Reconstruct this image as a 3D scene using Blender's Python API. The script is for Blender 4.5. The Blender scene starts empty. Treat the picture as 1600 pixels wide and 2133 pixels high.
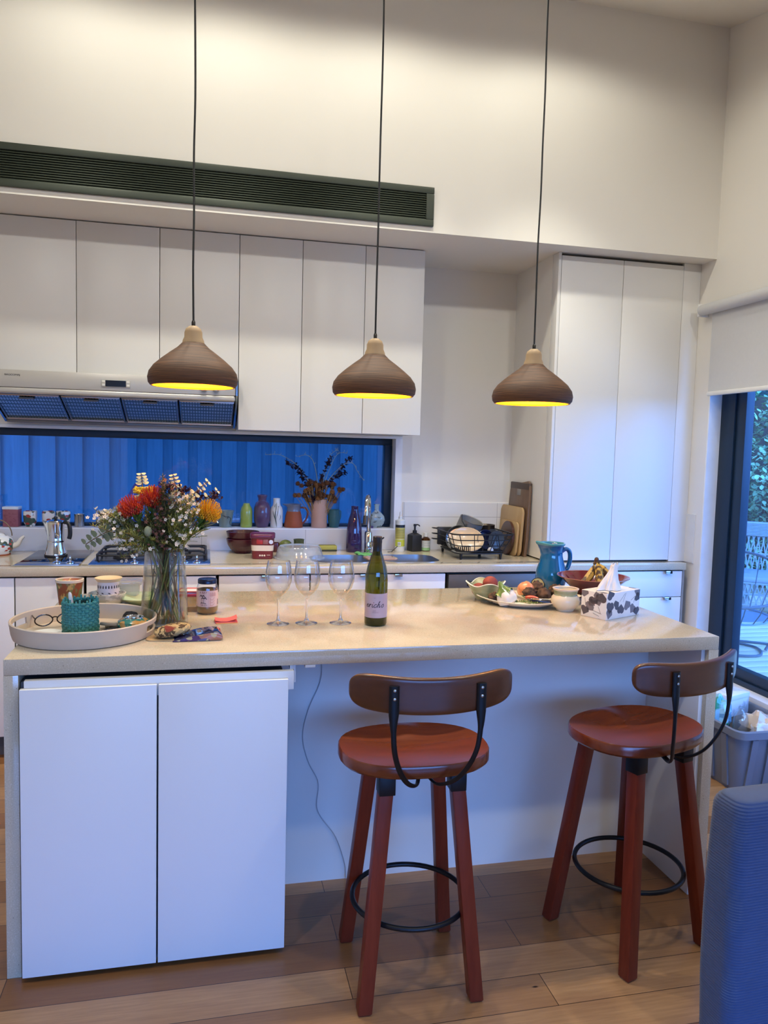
import bpy, bmesh, math, random
from mathutils import Vector, Matrix
PI = math.pi
SC = bpy.context.scene
COL = SC.collection
random.seed(7)

# ---------------------------------------------------------------- camera, world, lights, exposure
def cam_setup():
    cd = bpy.data.cameras.new('camera'); co = bpy.data.objects.new('camera', cd); COL.objects.link(co)
    yaw, pitch, roll = -0.2277, -0.0796, 0.0263
    f = Vector((-math.sin(yaw)*math.cos(pitch), math.cos(yaw)*math.cos(pitch), math.sin(pitch)))
    rt = Vector((math.cos(yaw), math.sin(yaw), 0)); up = rt.cross(f)
    r2 = rt*math.cos(roll)+up*math.sin(roll); u2 = up*math.cos(roll)-rt*math.sin(roll)
    m = Matrix((r2, u2, -f)).transposed().to_4x4()
    m.translation = (0.5374, -2.2479, 1.5175)
    co.matrix_world = m
    cd.sensor_fit = 'HORIZONTAL'; cd.sensor_width = 36; cd.lens = 36*1607.6/1600
    cd.clip_start = 0.02
    SC.camera = co
cam_setup()
vs = SC.view_settings
SC.display_settings.display_device = 'sRGB'
vs.view_transform = 'Standard'; vs.look = 'None'; vs.gamma = 1; vs.use_curve_mapping = False
vs.exposure = 0.04
cy = SC.cycles
cy.use_denoising = True
try: cy.denoiser = 'OPENIMAGEDENOISE'
except Exception: pass
cy.max_bounces = 8; cy.diffuse_bounces = 4; cy.glossy_bounces = 4; cy.transmission_bounces = 6; cy.transparent_max_bounces = 24
cy.caustics_reflective = False; cy.caustics_refractive = False
cy.sample_clamp_indirect = 4

SKY = 2.6            # dusk sky strength
SPOT = 14            # ceiling downlights near the kitchen wall
BEAM = 66            # their inner beam
ROOM = 50            # downlights over the living area behind
PEND = 5.6           # pendant bulbs
w = bpy.data.worlds.new('dusk_sky'); SC.world = w; w.use_nodes = True
nt = w.node_tree; bg = nt.nodes['Background']
tc = nt.nodes.new('ShaderNodeTexCoord'); sep = nt.nodes.new('ShaderNodeSeparateXYZ')
nt.links.new(tc.outputs['Generated'], sep.inputs[0])
mr = nt.nodes.new('ShaderNodeMapRange'); mr.inputs['From Min'].default_value = 0.0; mr.inputs['From Max'].default_value = -0.9
mr.inputs['To Min'].default_value = 0.58; mr.inputs['To Max'].default_value = 6.6   # the afterglow side of the sky is brighter
nt.links.new(sep.outputs['Y'], mr.inputs['Value'])
ramp = nt.nodes.new('ShaderNodeValToRGB'); ramp.color_ramp.elements[0].color = (0.13, 0.36, 1.0, 1); ramp.color_ramp.elements[1].color = (0.09, 0.30, 1.0, 1)
nt.links.new(sep.outputs['Z'], ramp.inputs['Fac'])
nt.links.new(ramp.outputs['Color'], bg.inputs['Color'])
mm = nt.nodes.new('ShaderNodeMath'); mm.operation = 'MULTIPLY'; mm.inputs[1].default_value = SKY
nt.links.new(mr.outputs['Result'], mm.inputs[0]); nt.links.new(mm.outputs[0], bg.inputs['Strength'])

def spot(name, loc, energy, col, angle=172, blend=.35, size=.05):
    d = bpy.data.lights.new(name, 'SPOT'); o = bpy.data.objects.new(name, d); COL.objects.link(o)
    o.location = loc; d.energy = energy; d.color = col; d.spot_size = math.radians(angle); d.spot_blend = blend; d.shadow_soft_size = size
    return o
WARM = (1, .96, .82)
for x in (-0.05, 0.63, 1.38, 2.2):
    spot('downlight', (x, .93, 3.63), SPOT, WARM)
    spot('downlight_beam', (x, .93, 3.62), BEAM, WARM, 78, .55)
for x in (-.4, 1.2, 2.6):
    spot('downlight', (x, -1.3, 3.50), ROOM, (1, .97, .90))

def portal(loc, sx, sy, rot):
    d = bpy.data.lights.new('daylight_portal', 'AREA'); o = bpy.data.objects.new('daylight_portal', d); COL.objects.link(o)
    d.shape = 'RECTANGLE'; d.size = sx; d.size_y = sy; o.location = loc; o.rotation_euler = rot
    d.cycles.is_portal = True
portal((1.3, -5.08, 1.12), 3.8, 2.0, (math.radians(90), 0, 0))        # faces +Y (into the room)
portal((3.42, .52, 1.32), 2.0, 2.04, (0, math.radians(90), 0))          # faces -X
portal((.2, 2.42, 1.32), 3.0, .5, (math.radians(-90), 0, 0))           # faces -Y

# ---------------------------------------------------------------- materials
def lin(h):
    if not isinstance(h, str): return tuple(h)
    h = h.lstrip('#'); c = [int(h[i:i+2], 16)/255 for i in (0, 2, 4)]
    return tuple(x/12.92 if x <= .04045 else ((x+.055)/1.055)**2.4 for x in c)
MATS = {}
def base(name):
    m = bpy.data.materials.new(name); m.use_nodes = True
    t = m.node_tree; b = t.nodes['Principled BSDF']
    MATS[name] = m
    return m, t, b
def N(t, ty, **k):
    n = t.nodes.new(ty)
    for a, v in k.items(): setattr(n, a, v)
    return n
def coords(t, scale=(1, 1, 1), rot=(0, 0, 0)):
    c = N(t, 'ShaderNodeTexCoord'); m = N(t, 'ShaderNodeMapping')
    m.inputs['Scale'].default_value = scale; m.inputs['Rotation'].default_value = rot
    t.links.new(c.outputs['Object'], m.inputs['Vector']); return m.outputs['Vector']
def noise(t, vec, scale, detail=3, rough=.55):
    n = N(t, 'ShaderNodeTexNoise'); n.inputs['Scale'].default_value = scale; n.inputs['Detail'].default_value = detail
    n.inputs['Roughness'].default_value = rough
    t.links.new(vec, n.inputs['Vector']); return n.outputs['Fac']
def mixc(t, fac, a, b, mode='MIX'):
    m = N(t, 'ShaderNodeMix', data_type='RGBA', blend_type=mode)
    if hasattr(fac, 'is_linked') or not isinstance(fac, (int, float)): t.links.new(fac, m.inputs[0])
    else: m.inputs[0].default_value = fac
    for s, v in ((m.inputs[6], a), (m.inputs[7], b)):
        if isinstance(v, (tuple, list)): s.default_value = (*v[:3], 1)
        else: t.links.new(v, s)
    return m.outputs[2]
def rampf(t, fac, p0, p1, c0=(0, 0, 0), c1=(1, 1, 1)):
    r = N(t, 'ShaderNodeValToRGB'); e = r.color_ramp.elements
    e[0].position = p0; e[1].position = p1; e[0].color = (*c0, 1); e[1].color = (*c1, 1)
    t.links.new(fac, r.inputs['Fac']); return r.outputs['Color']
def bump(t, b, h, strength=.2, dist=.002):
    n = N(t, 'ShaderNodeBump'); n.inputs['Strength'].default_value = strength; n.inputs['Distance'].default_value = dist
    t.links.new(h, n.inputs['Height']); t.links.new(n.outputs['Normal'], b.inputs['Normal'])
def M(name, col, rough=.5, metal=0, nz=(12, .08), st=(1, 1, 1), bp=None, spec=.5, coat=0, emit=None, sheen=0, trans=0, alpha=1, sss=0):
    if name in MATS: return MATS[name]
    m, t, b = base(name); c = lin(col)
    b.inputs['Roughness'].default_value = rough; b.inputs['Metallic'].default_value = metal
    b.inputs['Specular IOR Level'].default_value = spec; b.inputs['Coat Weight'].default_value = coat
    b.inputs['Sheen Weight'].default_value = sheen; b.inputs['Transmission Weight'].default_value = trans
    b.inputs['Alpha'].default_value = alpha
    v = coords(t, st)
    if nz:
        f = noise(t, v, nz[0]); a = nz[1]
        t.links.new(mixc(t, f, tuple(x*(1-a) for x in c), tuple(min(1, x*(1+a)) for x in c)), b.inputs['Base Color'])
    else: b.inputs['Base Color'].default_value = (*c, 1)
    if bp: bump(t, b, noise(t, v, bp[0]), bp[1])
    if emit: b.inputs['Emission Color'].default_value = (*lin(emit[0]), 1); b.inputs['Emission Strength'].default_value = emit[1]
    return m
def wood(name, c1, c2, st=(1, 14, 14), scale=6, rough=.35, coat=.2, spec=.4, bp=.08):
    if name in MATS: return MATS[name]
    m, t, b = base(name); v = coords(t, st)
    f = noise(t, v, scale, 5, .6); g = noise(t, coords(t, tuple(s*.25 for s in st)), scale*.5, 2)
    c = mixc(t, f, lin(c1), lin(c2)); c = mixc(t, rampf(t, g, .35, .7), c, mixc(t, .5, c, lin(c1)))
    t.links.new(c, b.inputs['Base Color']); b.inputs['Roughness'].default_value = rough
    b.inputs['Coat Weight'].default_value = coat; b.inputs['Coat Roughness'].default_value = .2; b.inputs['Specular IOR Level'].default_value = spec
    bump(t, b, f, bp); return m
def spots(name, c1, c2, scale, lo, hi, rough=.3, coat=0, st=(1, 1, 1), c3=None, scale3=None, lo3=.55, hi3=.6, detail=2):
    """two or three colours in soft-edged patches (glaze, painted leaves, prints)"""
    if name in MATS: return MATS[name]
    m, t, b = base(name); v = coords(t, st)
    c = mixc(t, rampf(t, noise(t, v, scale, detail), lo, hi), lin(c1), lin(c2))
    if c3: c = mixc(t, rampf(t, noise(t, coords(t, st, (.7, .4, 1.1)), scale3, detail), lo3, hi3), c, lin(c3))
    t.links.new(c, b.inputs['Base Color']); b.inputs['Roughness'].default_value = rough; b.inputs['Coat Weight'].default_value = coat
    return m
def glassy(name, tint=(1, 1, 1), rim=.9, f0=.05, rough=.01, power=3.0, body=None, bodyfac=0):
    """thin clear sheet or vessel: transparent, with a reflection that grows towards the edges"""
    if name in MATS: return MATS[name]
    m, t, b = base(name); t.nodes.remove(b); out = t.nodes['Material Output']
    tr = N(t, 'ShaderNodeBsdfTransparent'); tr.inputs['Color'].default_value = (*tint, 1)
    gl = N(t, 'ShaderNodeBsdfGlossy'); gl.inputs['Roughness'].default_value = rough
    lw = N(t, 'ShaderNodeLayerWeight'); lw.inputs['Blend'].default_value = .5
    p = N(t, 'ShaderNodeMath', operation='POWER'); p.inputs[1].default_value = power
    t.links.new(lw.outputs['Facing'], p.inputs[0])
    mr = N(t, 'ShaderNodeMapRange'); mr.inputs['To Min'].default_value = f0; mr.inputs['To Max'].default_value = rim
    t.links.new(p.outputs[0], mr.inputs['Value'])
    mx = N(t, 'ShaderNodeMixShader'); t.links.new(mr.outputs['Result'], mx.inputs[0])
    src = tr.outputs[0]
    if body:
        df = N(t, 'ShaderNodeBsdfDiffuse'); df.inputs['Color'].default_value = (*lin(body), 1)
        m2 = N(t, 'ShaderNodeMixShader'); m2.inputs[0].default_value = bodyfac
        t.links.new(tr.outputs[0], m2.inputs[1]); t.links.new(df.outputs[0], m2.inputs[2]); src = m2.outputs[0]
    t.links.new(src, mx.inputs[1]); t.links.new(gl.outputs[0], mx.inputs[2])
    t.links.new(mx.outputs[0], out.inputs['Surface']); return m

def mat_paint(name, col, rough=.5):
    return M(name, col, rough, nz=(3, .02), bp=(160, .02))
def mat_floor():
    m, t, b = base('floor_boards'); v = coords(t)
    br = N(t, 'ShaderNodeTexBrick'); br.offset = .37; br.offset_frequency = 2; br.squash = 1
    br.inputs['Scale'].default_value = 1; br.inputs['Brick Width'].default_value = 1.5; br.inputs['Row Height'].default_value = .132
    br.inputs['Mortar Size'].default_value = .0012; br.inputs['Mortar Smooth'].default_value = .1; br.inputs['Bias'].default_value = 0
    br.inputs['Color1'].default_value = (0, 0, 0, 1); br.inputs['Color2'].default_value = (1, 1, 1, 1); br.inputs['Mortar'].default_value = (.5, .5, .5, 1)
    t.links.new(v, br.inputs['Vector'])
    grain = noise(t, coords(t, (1.2, 22, 1)), 5, 6, .65); big = noise(t, coords(t, (.8, 3, 1)), 3, 3)
    c = mixc(t, br.outputs['Color'], lin('#86592f'), lin('#c79a6a'))
    c = mixc(t, rampf(t, grain, .3, .75), mixc(t, .45, c, lin('#6b4527')), c)
    c = mixc(t, rampf(t, big, .45, .8), c, mixc(t, .4, c, lin('#7a4a2c')))
    vo = N(t, 'ShaderNodeTexVoronoi'); vo.inputs['Scale'].default_value = 4.2; t.links.new(coords(t, (.7, 1.6, 1)), vo.inputs['Vector'])
    c = mixc(t, rampf(t, vo.outputs['Distance'], .012, .035, (1, 1, 1), (0, 0, 0)), c, lin('#2a1a10'))
    c = mixc(t, br.outputs['Fac'], c, lin('#3a2616'))
    t.links.new(c, b.inputs['Base Color']); b.inputs['Roughness'].default_value = .32; b.inputs['Specular IOR Level'].default_value = .45
    bump(t, b, grain, .05); return m
def mat_stone(name='quartz_stone', c1='#bdb097', c2='#d0c4ac', rough=.09):
    m, t, b = base(name); v = coords(t)
    c = mixc(t, noise(t, v, 9, 3), lin(c1), lin(c2))
    c = mixc(t, rampf(t, noise(t, v, 260, 2), .35, .62), mixc(t, .22, c, lin('#8d7f66')), c)
    vo = N(t, 'ShaderNodeTexVoronoi'); vo.inputs['Scale'].default_value = 120; t.links.new(v, vo.inputs['Vector'])
    gate = rampf(t, noise(t, v, 70, 2), .56, .64)
    f = mixc(t, 1.0, rampf(t, vo.outputs['Distance'], .12, .20, (1, 1, 1), (0, 0, 0)), gate, 'MULTIPLY')
    c = mixc(t, f, c, lin('#75695a'))
    c = mixc(t, mixc(t, 1.0, rampf(t, noise(t, coords(t, (1, 1, 1), (1, 1, 1)), 260, 1), .62, .70), (.28, .28, .28), 'MULTIPLY'), c, lin('#efe6d2'))
    t.links.new(c, b.inputs['Base Color']); b.inputs['Roughness'].default_value = rough; b.inputs['Specular IOR Level'].default_value = .6
    return m
def mat_tile():
    """glossy white wall tiles, joints on a grid"""
    m, t, b = base('splashback_tile'); v = coords(t, (1, 1, 1), (math.radians(-90), 0, 0))
    br = N(t, 'ShaderNodeTexBrick'); br.offset = 0; br.inputs['Scale'].default_value = 1
    br.inputs['Brick Width'].default_value = .5955; br.inputs['Row Height'].default_value = .30; br.inputs['Mortar Size'].default_value = .0014
    br.inputs['Color1'].default_value = br.inputs['Color2'].default_value = (.78, .77, .75, 1); br.inputs['Mortar'].default_value = (.42, .41, .40, 1)
    mp = [n for n in t.nodes if n.type == 'MAPPING'][-1]; mp.inputs['Location'].default_value = (.0805, -.222, 0)
    t.links.new(v, br.inputs['Vector']); t.links.new(br.outputs['Color'], b.inputs['Base Color'])
    b.inputs['Roughness'].default_value = .12; return m

WHITE = mat_paint('wall_paint', '#e6e2da', .55)
CEIL = mat_paint('ceiling_paint', '#e6e2d8', .7)
CAB = M('white_laminate', '#e4e2de', .38, nz=(4, .012))
STONE = mat_stone()
DARKGAP = M('shadow_gap', '#2a2320', .8)
BLACKMETAL = M('black_metal', '#1c1d20', .42, .6, nz=(30, .1))
STEEL = M('brushed_steel', '#b9bbbd', .28, 1, nz=(40, .06), st=(1, 12, 1))
CHROME = M('chrome', '#d8dade', .07, 1, nz=None)
ALU = M('window_frame_paint', '#10273b', .4, .2)
PANE = glassy('window_pane', (.97, .985, 1), rim=.55, f0=.035, power=3.5)
CLEAR = glassy('clear_glass', (.985, .99, .985), rim=.85, f0=.05, power=2.2)

# ---------------------------------------------------------------- mesh builder
class MB:
    def __init__(s): s.bm = bmesh.new()
    def _f(s, vs, m=0):
        try: f = s.bm.faces.new(vs); f.material_index = m; return f
        except ValueError: return None
    def box(s, x0, y0, z0, x1, y1, z1, bev=0, m=0, seg=2, mtx=None):
        P = [(x0, y0, z0), (x1, y0, z0), (x1, y1, z0), (x0, y1, z0), (x0, y0, z1), (x1, y0, z1), (x1, y1, z1), (x0, y1, z1)]
        v = [s.bm.verts.new(mtx @ Vector(p) if mtx else p) for p in P]
        F = [s._f([v[i] for i in q], m) for q in ((0, 3, 2, 1), (4, 5, 6, 7), (0, 1, 5, 4), (1, 2, 6, 5), (2, 3, 7, 6), (3, 0, 4, 7))]
        if bev > 0:
            E = list({e for f in F for e in f.edges})
            bmesh.ops.bevel(s.bm, geom=E, offset=bev, offset_type='OFFSET', segments=seg, profile=.5, affect='EDGES', material=-1)
        return s
    def lathe(s, prof, c=(0, 0, 0), n=32, m=0, sx=1, sy=1, mtx=None, fn=None):
        rings = []
        for r, z in prof:
            if r < 1e-6:
                p = Vector((c[0], c[1], c[2]+z)); rings.append([s.bm.verts.new(mtx @ p if mtx else p)])
            else:
                L = []
                for i in range(n):
                    a = 2*PI*i/n; p = Vector((c[0]+r*sx*math.cos(a), c[1]+r*sy*math.sin(a), c[2]+z))
                    if fn: p = Vector(fn(p, a, r, z))
                    L.append(s.bm.verts.new(mtx @ p if mtx else p))
                rings.append(L)
        mm = m if isinstance(m, (list, tuple)) else [m]*(len(prof)-1)
        for k in range(len(rings)-1):
            A, B = rings[k], rings[k+1]
            for i in range(n):
                j = (i+1) % n
                if len(A) == 1 and len(B) == 1: continue
                if len(A) == 1: s._f([A[0], B[j], B[i]], mm[k])
                elif len(B) == 1: s._f([A[i], A[j], B[0]], mm[k])
                else: s._f([A[i], A[j], B[j], B[i]], mm[k])
        return s
    def tube(s, pts, r, n=8, m=0, closed=False, flat=1.0, caps=True):
        pts = [Vector(p) for p in pts]; L = len(pts); rs = r if isinstance(r, (list, tuple)) else [r]*L
        tang = []
        for i in range(L):
            a = pts[(i-1) % L] if (closed or i > 0) else pts[i]; b = pts[(i+1) % L] if (closed or i < L-1) else pts[i]
            d = b-a; tang.append(d.normalized() if d.length > 1e-9 else Vector((0, 0, 1)))
        up = Vector((0, 0, 1)) if abs(tang[0].z) < .9 else Vector((1, 0, 0))
        nrm = (up-tang[0]*up.dot(tang[0])).normalized(); rings = []
        for i in range(L):
            nrm = nrm-tang[i]*nrm.dot(tang[i])
            nrm = nrm.normalized() if nrm.length > 1e-6 else tang[i].orthogonal().normalized()
            bn = tang[i].cross(nrm)
            rings.append([s.bm.verts.new(pts[i]+(nrm*math.cos(2*PI*k/n)+bn*math.sin(2*PI*k/n)*flat)*rs[i]) for k in range(n)])
        for i in range(L if closed else L-1):
            A, B = rings[i], rings[(i+1) % L]
            for k in range(n): s._f([A[k], A[(k+1) % n], B[(k+1) % n], B[k]], m)
        if caps and not closed: s._f(rings[0][::-1], m); s._f(rings[-1], m)
        return s
    def sph(s, c, r, nu=12, nv=8, m=0, mtx=None, fn=None):
        r = (r, r, r) if not isinstance(r, (tuple, list)) else r
        prof = [(math.sin(PI*i/nv), -math.cos(PI*i/nv)) for i in range(nv+1)]
        rings = []
        for q, z in prof:
            n = 1 if q < 1e-6 else nu; L = []
            for i in range(n):
                a = 2*PI*i/nu; d = Vector((q*math.cos(a), q*math.sin(a), z)); k = fn(d) if fn else 1
                p = Vector((d.x*r[0]*k, d.y*r[1]*k, d.z*r[2]*k)); p = (mtx @ p if mtx else p)+Vector(c); L.append(s.bm.verts.new(p))
            rings.append(L)
        for k in range(nv):
            A, B = rings[k], rings[k+1]
            for i in range(nu):
                j = (i+1) % nu
                if len(A) == 1: s._f([A[0], B[j], B[i]], m)
                elif len(B) == 1: s._f([A[i], A[j], B[0]], m)
                else: s._f([A[i], A[j], B[j], B[i]], m)
        return s
    def prism(s, poly, d0, d1, plane='xy', m=0, bev=0, mtx=None):
        """polygon (list of 2D points) extruded along the third axis"""
        def P(u, v, d): return Vector({'xy': (u, v, d), 'xz': (u, d, v), 'yz': (d, u, v)}[plane])
        A = [s.bm.verts.new(mtx @ P(u, v, d0) if mtx else P(u, v, d0)) for u, v in poly]
        B = [s.bm.verts.new(mtx @ P(u, v, d1) if mtx else P(u, v, d1)) for u, v in poly]
        n = len(poly); F = [s._f(A[::-1], m), s._f(B, m)]
        for i in range(n): F.append(s._f([A[i], A[(i+1) % n], B[(i+1) % n], B[i]], m))
        if bev:
            E = list({e for f in F[:2] if f for e in f.edges})
            bmesh.ops.bevel(s.bm, geom=E, offset=bev, offset_type='OFFSET', segments=2, profile=.5, affect='EDGES', material=-1)
        return s
    def grid(s, fn, nu, nv, m=0, cu=False, cv=False):
        V = [[s.bm.verts.new(fn(i/(nu if cu else nu-1), j/(nv if cv else nv-1))) for j in range(nv)] for i in range(nu)]
        for i in range(nu if cu else nu-1):
            for j in range(nv if cv else nv-1):
                a, b = (i+1) % nu, (j+1) % nv
                mi = m(i, j) if callable(m) else m
                s._f([V[i][j], V[a][j], V[a][b], V[i][b]], mi)
        return s
    def leaf(s, p, d, L, W, m=0, up=(0, 0, 1), curl=.0):
        """one pointed leaf as a folded blade of two quads strips"""
        p = Vector(p); d = Vector(d).normalized(); u = Vector(up); sd = d.cross(u)
        sd = sd.normalized() if sd.length > 1e-5 else d.orthogonal().normalized(); nr = sd.cross(d)
        pr = [(0, .12), (.3, .9), (.55, 1), (.8, .6), (1, .02)]; L1 = []; L2 = []; C = []
        for t, ww in pr:
            c = p+d*(L*t)+nr*(curl*L*t*t); C.append(s.bm.verts.new(c-nr*W*.12)); L1.append(s.bm.verts.new(c+sd*W*.5*ww)); L2.append(s.bm.verts.new(c-sd*W*.5*ww))
        for i in range(4):
            s._f([C[i], L1[i], L1[i+1], C[i+1]], m); s._f([L2[i], C[i], C[i+1], L2[i+1]], m)
        return s
    def add_mesh(s, verts, faces, m=0):
        V = [s.bm.verts.new(p) for p in verts]
        for f in faces: s._f([V[i] for i in f], m)
        return s
    def build(s, name, mats, parent=None, label=None, ang=38, solid=0, smooth=True):
        bm = s.bm
        bmesh.ops.recalc_face_normals(bm, faces=bm.faces[:])
        for f in bm.faces: f.smooth = smooth
        ca = math.radians(ang)
        for e in bm.edges:
            if len(e.link_faces) == 2 and e.calc_face_angle(0) > ca: e.smooth = False
        me = bpy.data.meshes.new(name); bm.to_mesh(me); bm.free()
        for mm in (mats if isinstance(mats, (list, tuple)) else [mats]): me.materials.append(mm)
        o = bpy.data.objects.new(name, me); COL.objects.link(o)
        if parent: o.parent = parent
        if label: o['label'] = label
        return o
def tag(o, label, cat, group=None, kind=None, loc=None, rz=None):
    o['label'] = label; o['category'] = cat
    if group: o['group'] = group
    if kind: o['kind'] = kind
    if loc is not None: o.location = loc
    if rz is not None: o.rotation_euler = (0, 0, rz)
    return o
def thing(name, label, cat, loc=(0, 0, 0), rz=0, group=None):
    o = bpy.data.objects.new(name, None); COL.objects.link(o); o.empty_display_size = .05
    return tag(o, label, cat, group, None, loc, rz)
def struct(name, mb, mats, parent=None):
    o = mb.build(name, mats, parent)
    if not parent: o['kind'] = 'structure'
    return o
def kids(o): return [c for c in COL.objects if c.parent == o]
def dup(o, loc=None, rz=None, label=None, rot=None):
    def cp(a, par):
        c = a.copy(); COL.objects.link(c)
        if par: c.parent = par
        for k in kids(a): cp(k, c)
        return c
    r = cp(o, None)
    if loc is not None: r.location = loc
    if rz is not None: r.rotation_euler = (0, 0, rz)
    if rot is not None: r.rotation_euler = rot
    if label: r['label'] = label
    return r
def text(s, size, shear=0, space=1.0, extr=0):
    cu = bpy.data.curves.new('lettering', 'FONT'); cu.body = s; cu.size = size; cu.shear = shear; cu.space_character = space
    cu.align_x = 'CENTER'; cu.align_y = 'CENTER'; cu.resolution_u = 2
    o = bpy.data.objects.new('lettering', cu); COL.objects.link(o)
    me = bpy.data.meshes.new_from_object(o.evaluated_get(bpy.context.evaluated_depsgraph_get()))
    V = [v.co.copy() for v in me.vertices]; F = [tuple(p.vertices) for p in me.polygons]
    bpy.data.objects.remove(o); bpy.data.curves.remove(cu); bpy.data.meshes.remove(me)
    return V, F
def wrap(r, a0, z0):
    """flat (x, y) lettering onto a cylinder of radius r facing angle a0, centred at height z0"""
    return lambda p: (r*math.cos(a0+p.x/r), r*math.sin(a0+p.x/r), z0+p.y)
def vessel(name, label, cat, prof, mat, loc, n=32, sx=1, sy=1, group=None, rz=0, m=0, fn=None):
    o = MB().lathe(prof, n=n, sx=sx, sy=sy, m=m, fn=fn).build(name, mat)
    return tag(o, label, cat, group, None, loc, rz)
def shell(prof, t):
    """outer profile (from the base centre up to the rim) plus an inner wall of thickness t back down to the centre"""
    inner = [(max(r-t, 0), z) for r, z in prof if r > t*1.2 and z > t]
    return prof+[(prof[-1][0]-t*.5, prof[-1][1]+t*.3)]+inner[::-1]+[(0, max(t, inner[0][1]*.5 if inner else t))]
def bez(P, n=12):
    """smooth curve through points (Catmull-Rom)"""
    P = [Vector(p) for p in P]; out = []
    for i in range(len(P)-1):
        a = P[max(i-1, 0)]; b = P[i]; c = P[i+1]; d = P[min(i+2, len(P)-1)]
        for k in range(n):
            t = k/n
            out.append(.5*((2*b)+(c-a)*t+(2*a-5*b+4*c-d)*t*t+(3*b-a-3*c+d)*t**3))
    return out+[P[-1]]
def rrect(x0, y0, x1, y1, r, n=5):
    out = []
    for cx, cy_, a in ((x1-r, y0+r, -90), (x1-r, y1-r, 0), (x0+r, y1-r, 90), (x0+r, y0+r, 180)):
        for k in range(n+1):
            t = math.radians(a+90*k/n); out.append((cx+r*math.cos(t), cy_+r*math.sin(t)))
    return out

# ---------------------------------------------------------------- the setting
YB, XR, YF, ZS = 2.2606, 3.2509, 1.558, 2.607      # back wall, right wall, bulkhead face, soffit
XL, YN = -1.9, -5.0                                 # left wall and rear wall, out of frame
struct('floor', MB().box(XL-.15, YN-.15, -.08, XR+.15, YB+.15, 0), mat_floor())
def ceil():
    b = MB(); z = lambda y: 3.815+.236*(y-YF)
    b.prism([(YN-.15, z(.45)), (.45, z(.45)), (YF, z(YF)), (YB+.15, z(YF)), (YB+.15, z(YF)+.15), (YF, z(YF)+.15), (.45, z(.45)+.15), (YN-.15, z(.45)+.15)], XL-.15, XR+.15, 'yz')
    return b
struct('ceiling', ceil(), CEIL)
WX0, WX1, WZ0, WZ1 = -1.5, 1.655, 1.045, 1.60       # kitchen window opening
b = MB()
b.box(XL-.15, YB, 0, XR+.15, YB+.16, WZ0); b.box(XL-.15, YB, WZ1, XR+.15, YB+.16, ZS+.05)
b.box(XL-.15, YB, WZ0, WX0, YB+.16, WZ1); b.box(WX1, YB, WZ0, XR+.15, YB+.16, WZ1)
struct('wall_back', b, WHITE)
struct('wall_bulkhead', MB().box(XL, YF, ZS, XR, YB+.15, 3.83), WHITE)
struct('wall_recess', MB().box(2.379, 1.762, .93, 2.40, YB, ZS), WHITE)
b = MB(); RY0, RY1, RZ0, RZ1 = -.5, 1.554, .315, 2.315
b.box(XR, YN, 0, XR+.15, RY0, 4); b.box(XR, RY1, 0, XR+.15, YB+.15, 4); b.box(XR, RY0, 0, XR+.15, RY1, RZ0); b.box(XR, RY0, RZ1, XR+.15, RY1, 4)
struct('wall_right', b, WHITE)
struct('wall_left', MB().box(XL-.15, YN, 0, XL, YB+.15, 4), WHITE)
b = MB(); b.box(XL-.15, YN-.15, 0, XR+.15, YN, .12); b.box(XL-.15, YN-.15, 2.12, XR+.15, YN, 4)
b.box(XL-.15, YN-.15, .12, -.6, YN, 2.12); b.box(3.2, YN-.15, .12, XR+.15, YN, 2.12)
struct('wall_rear', b, WHITE)
# tiles: strip under the sill, then a band up to 1.21 beside the window, returning on the pantry end
b = MB(); b.box(XL, YB-.008, .9216, WX1+.045, YB, WZ0-.004); b.box(WX1+.045, YB-.008, .9216, 2.379, YB, 1.21)
struct('trim_1', b, mat_tile())
struct('trim_2', MB().box(XR-.006, 1.70-.09, .9216, XR, 1.70, 1.20), M('tile_end', '#dcdad6', .15))
# kitchen window: white reveal board, dark frame, glass
t = bpy.data.objects.new('window_1', None); COL.objects.link(t); t['kind'] = 'structure'
b = MB(); YG = 2.375
b.box(WX0, YG-.02, WZ0+.005, WX1-.012, YG+.03, WZ0+.022, .002); b.box(WX0, YG-.03, 1.548, WX1-.012, YG+.03, WZ1-.012, .002)
b.box(WX1-.058, YG-.031, WZ0+.022, WX1-.012, YG+.031, 1.548, .001); b.box(WX0, YG-.031, WZ0+.022, WX0+.046, YG+.031, 1.548, .001)
struct('window_frame', b, ALU, t)
struct('window_glass', MB().box(WX0+.04, YG, WZ0+.015, WX1-.05, YG+.005, 1.555), PANE, t)
b = MB(); b.box(WX0-.03, YB-.006, WZ0-.012, WX1+.03, YB+.16, WZ0+.004, .002); b.box(WX1-.012, YB-.006, WZ0+.004, WX1+.03, YB+.16, WZ1-.012)
b.box(WX0-.03, YB-.006, WZ1-.012, WX1+.03, YB+.16, WZ1+.006, .002)
struct('window_sill', b, M('sill_paint', '#eef0f2', .35), t)
# large right-hand window with a low sill
t = bpy.data.objects.new('window_2', None); COL.objects.link(t); t['kind'] = 'structure'
b = MB()
b.box(3.325, 1.43, RZ0+.03, 3.40, RY1-.004, RZ1-.06, .002); b.box(3.335, 1.352, RZ0+.03, 3.385, 1.43, RZ1-.06, .002)
b.box(3.325, RY0, RZ0-.01, 3.40, RY1, RZ0+.03, .003); b.box(3.336, RY0+.08, RZ0+.03, 3.384, 1.352, RZ0+.085, .002)
b.box(3.325, RY0, RZ1-.06, 3.40, RY1, RZ1, .003); b.box(3.335, RY0, RZ0+.03, 3.385, RY0+.08, RZ1-.06, .002); b.box(3.335, .25, RZ0+.085, 3.385, .34, RZ1-.06, .002)
struct('window_frame', b, ALU, t)
struct('window_glass', MB().box(3.358, RY0, RZ0+.06, 3.363, 1.40, RZ1-.03), PANE, t)
b = MB(); b.box(XR-.001, RY1-.010, RZ0, 3.326, RY1-.0005, RZ1)
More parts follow.
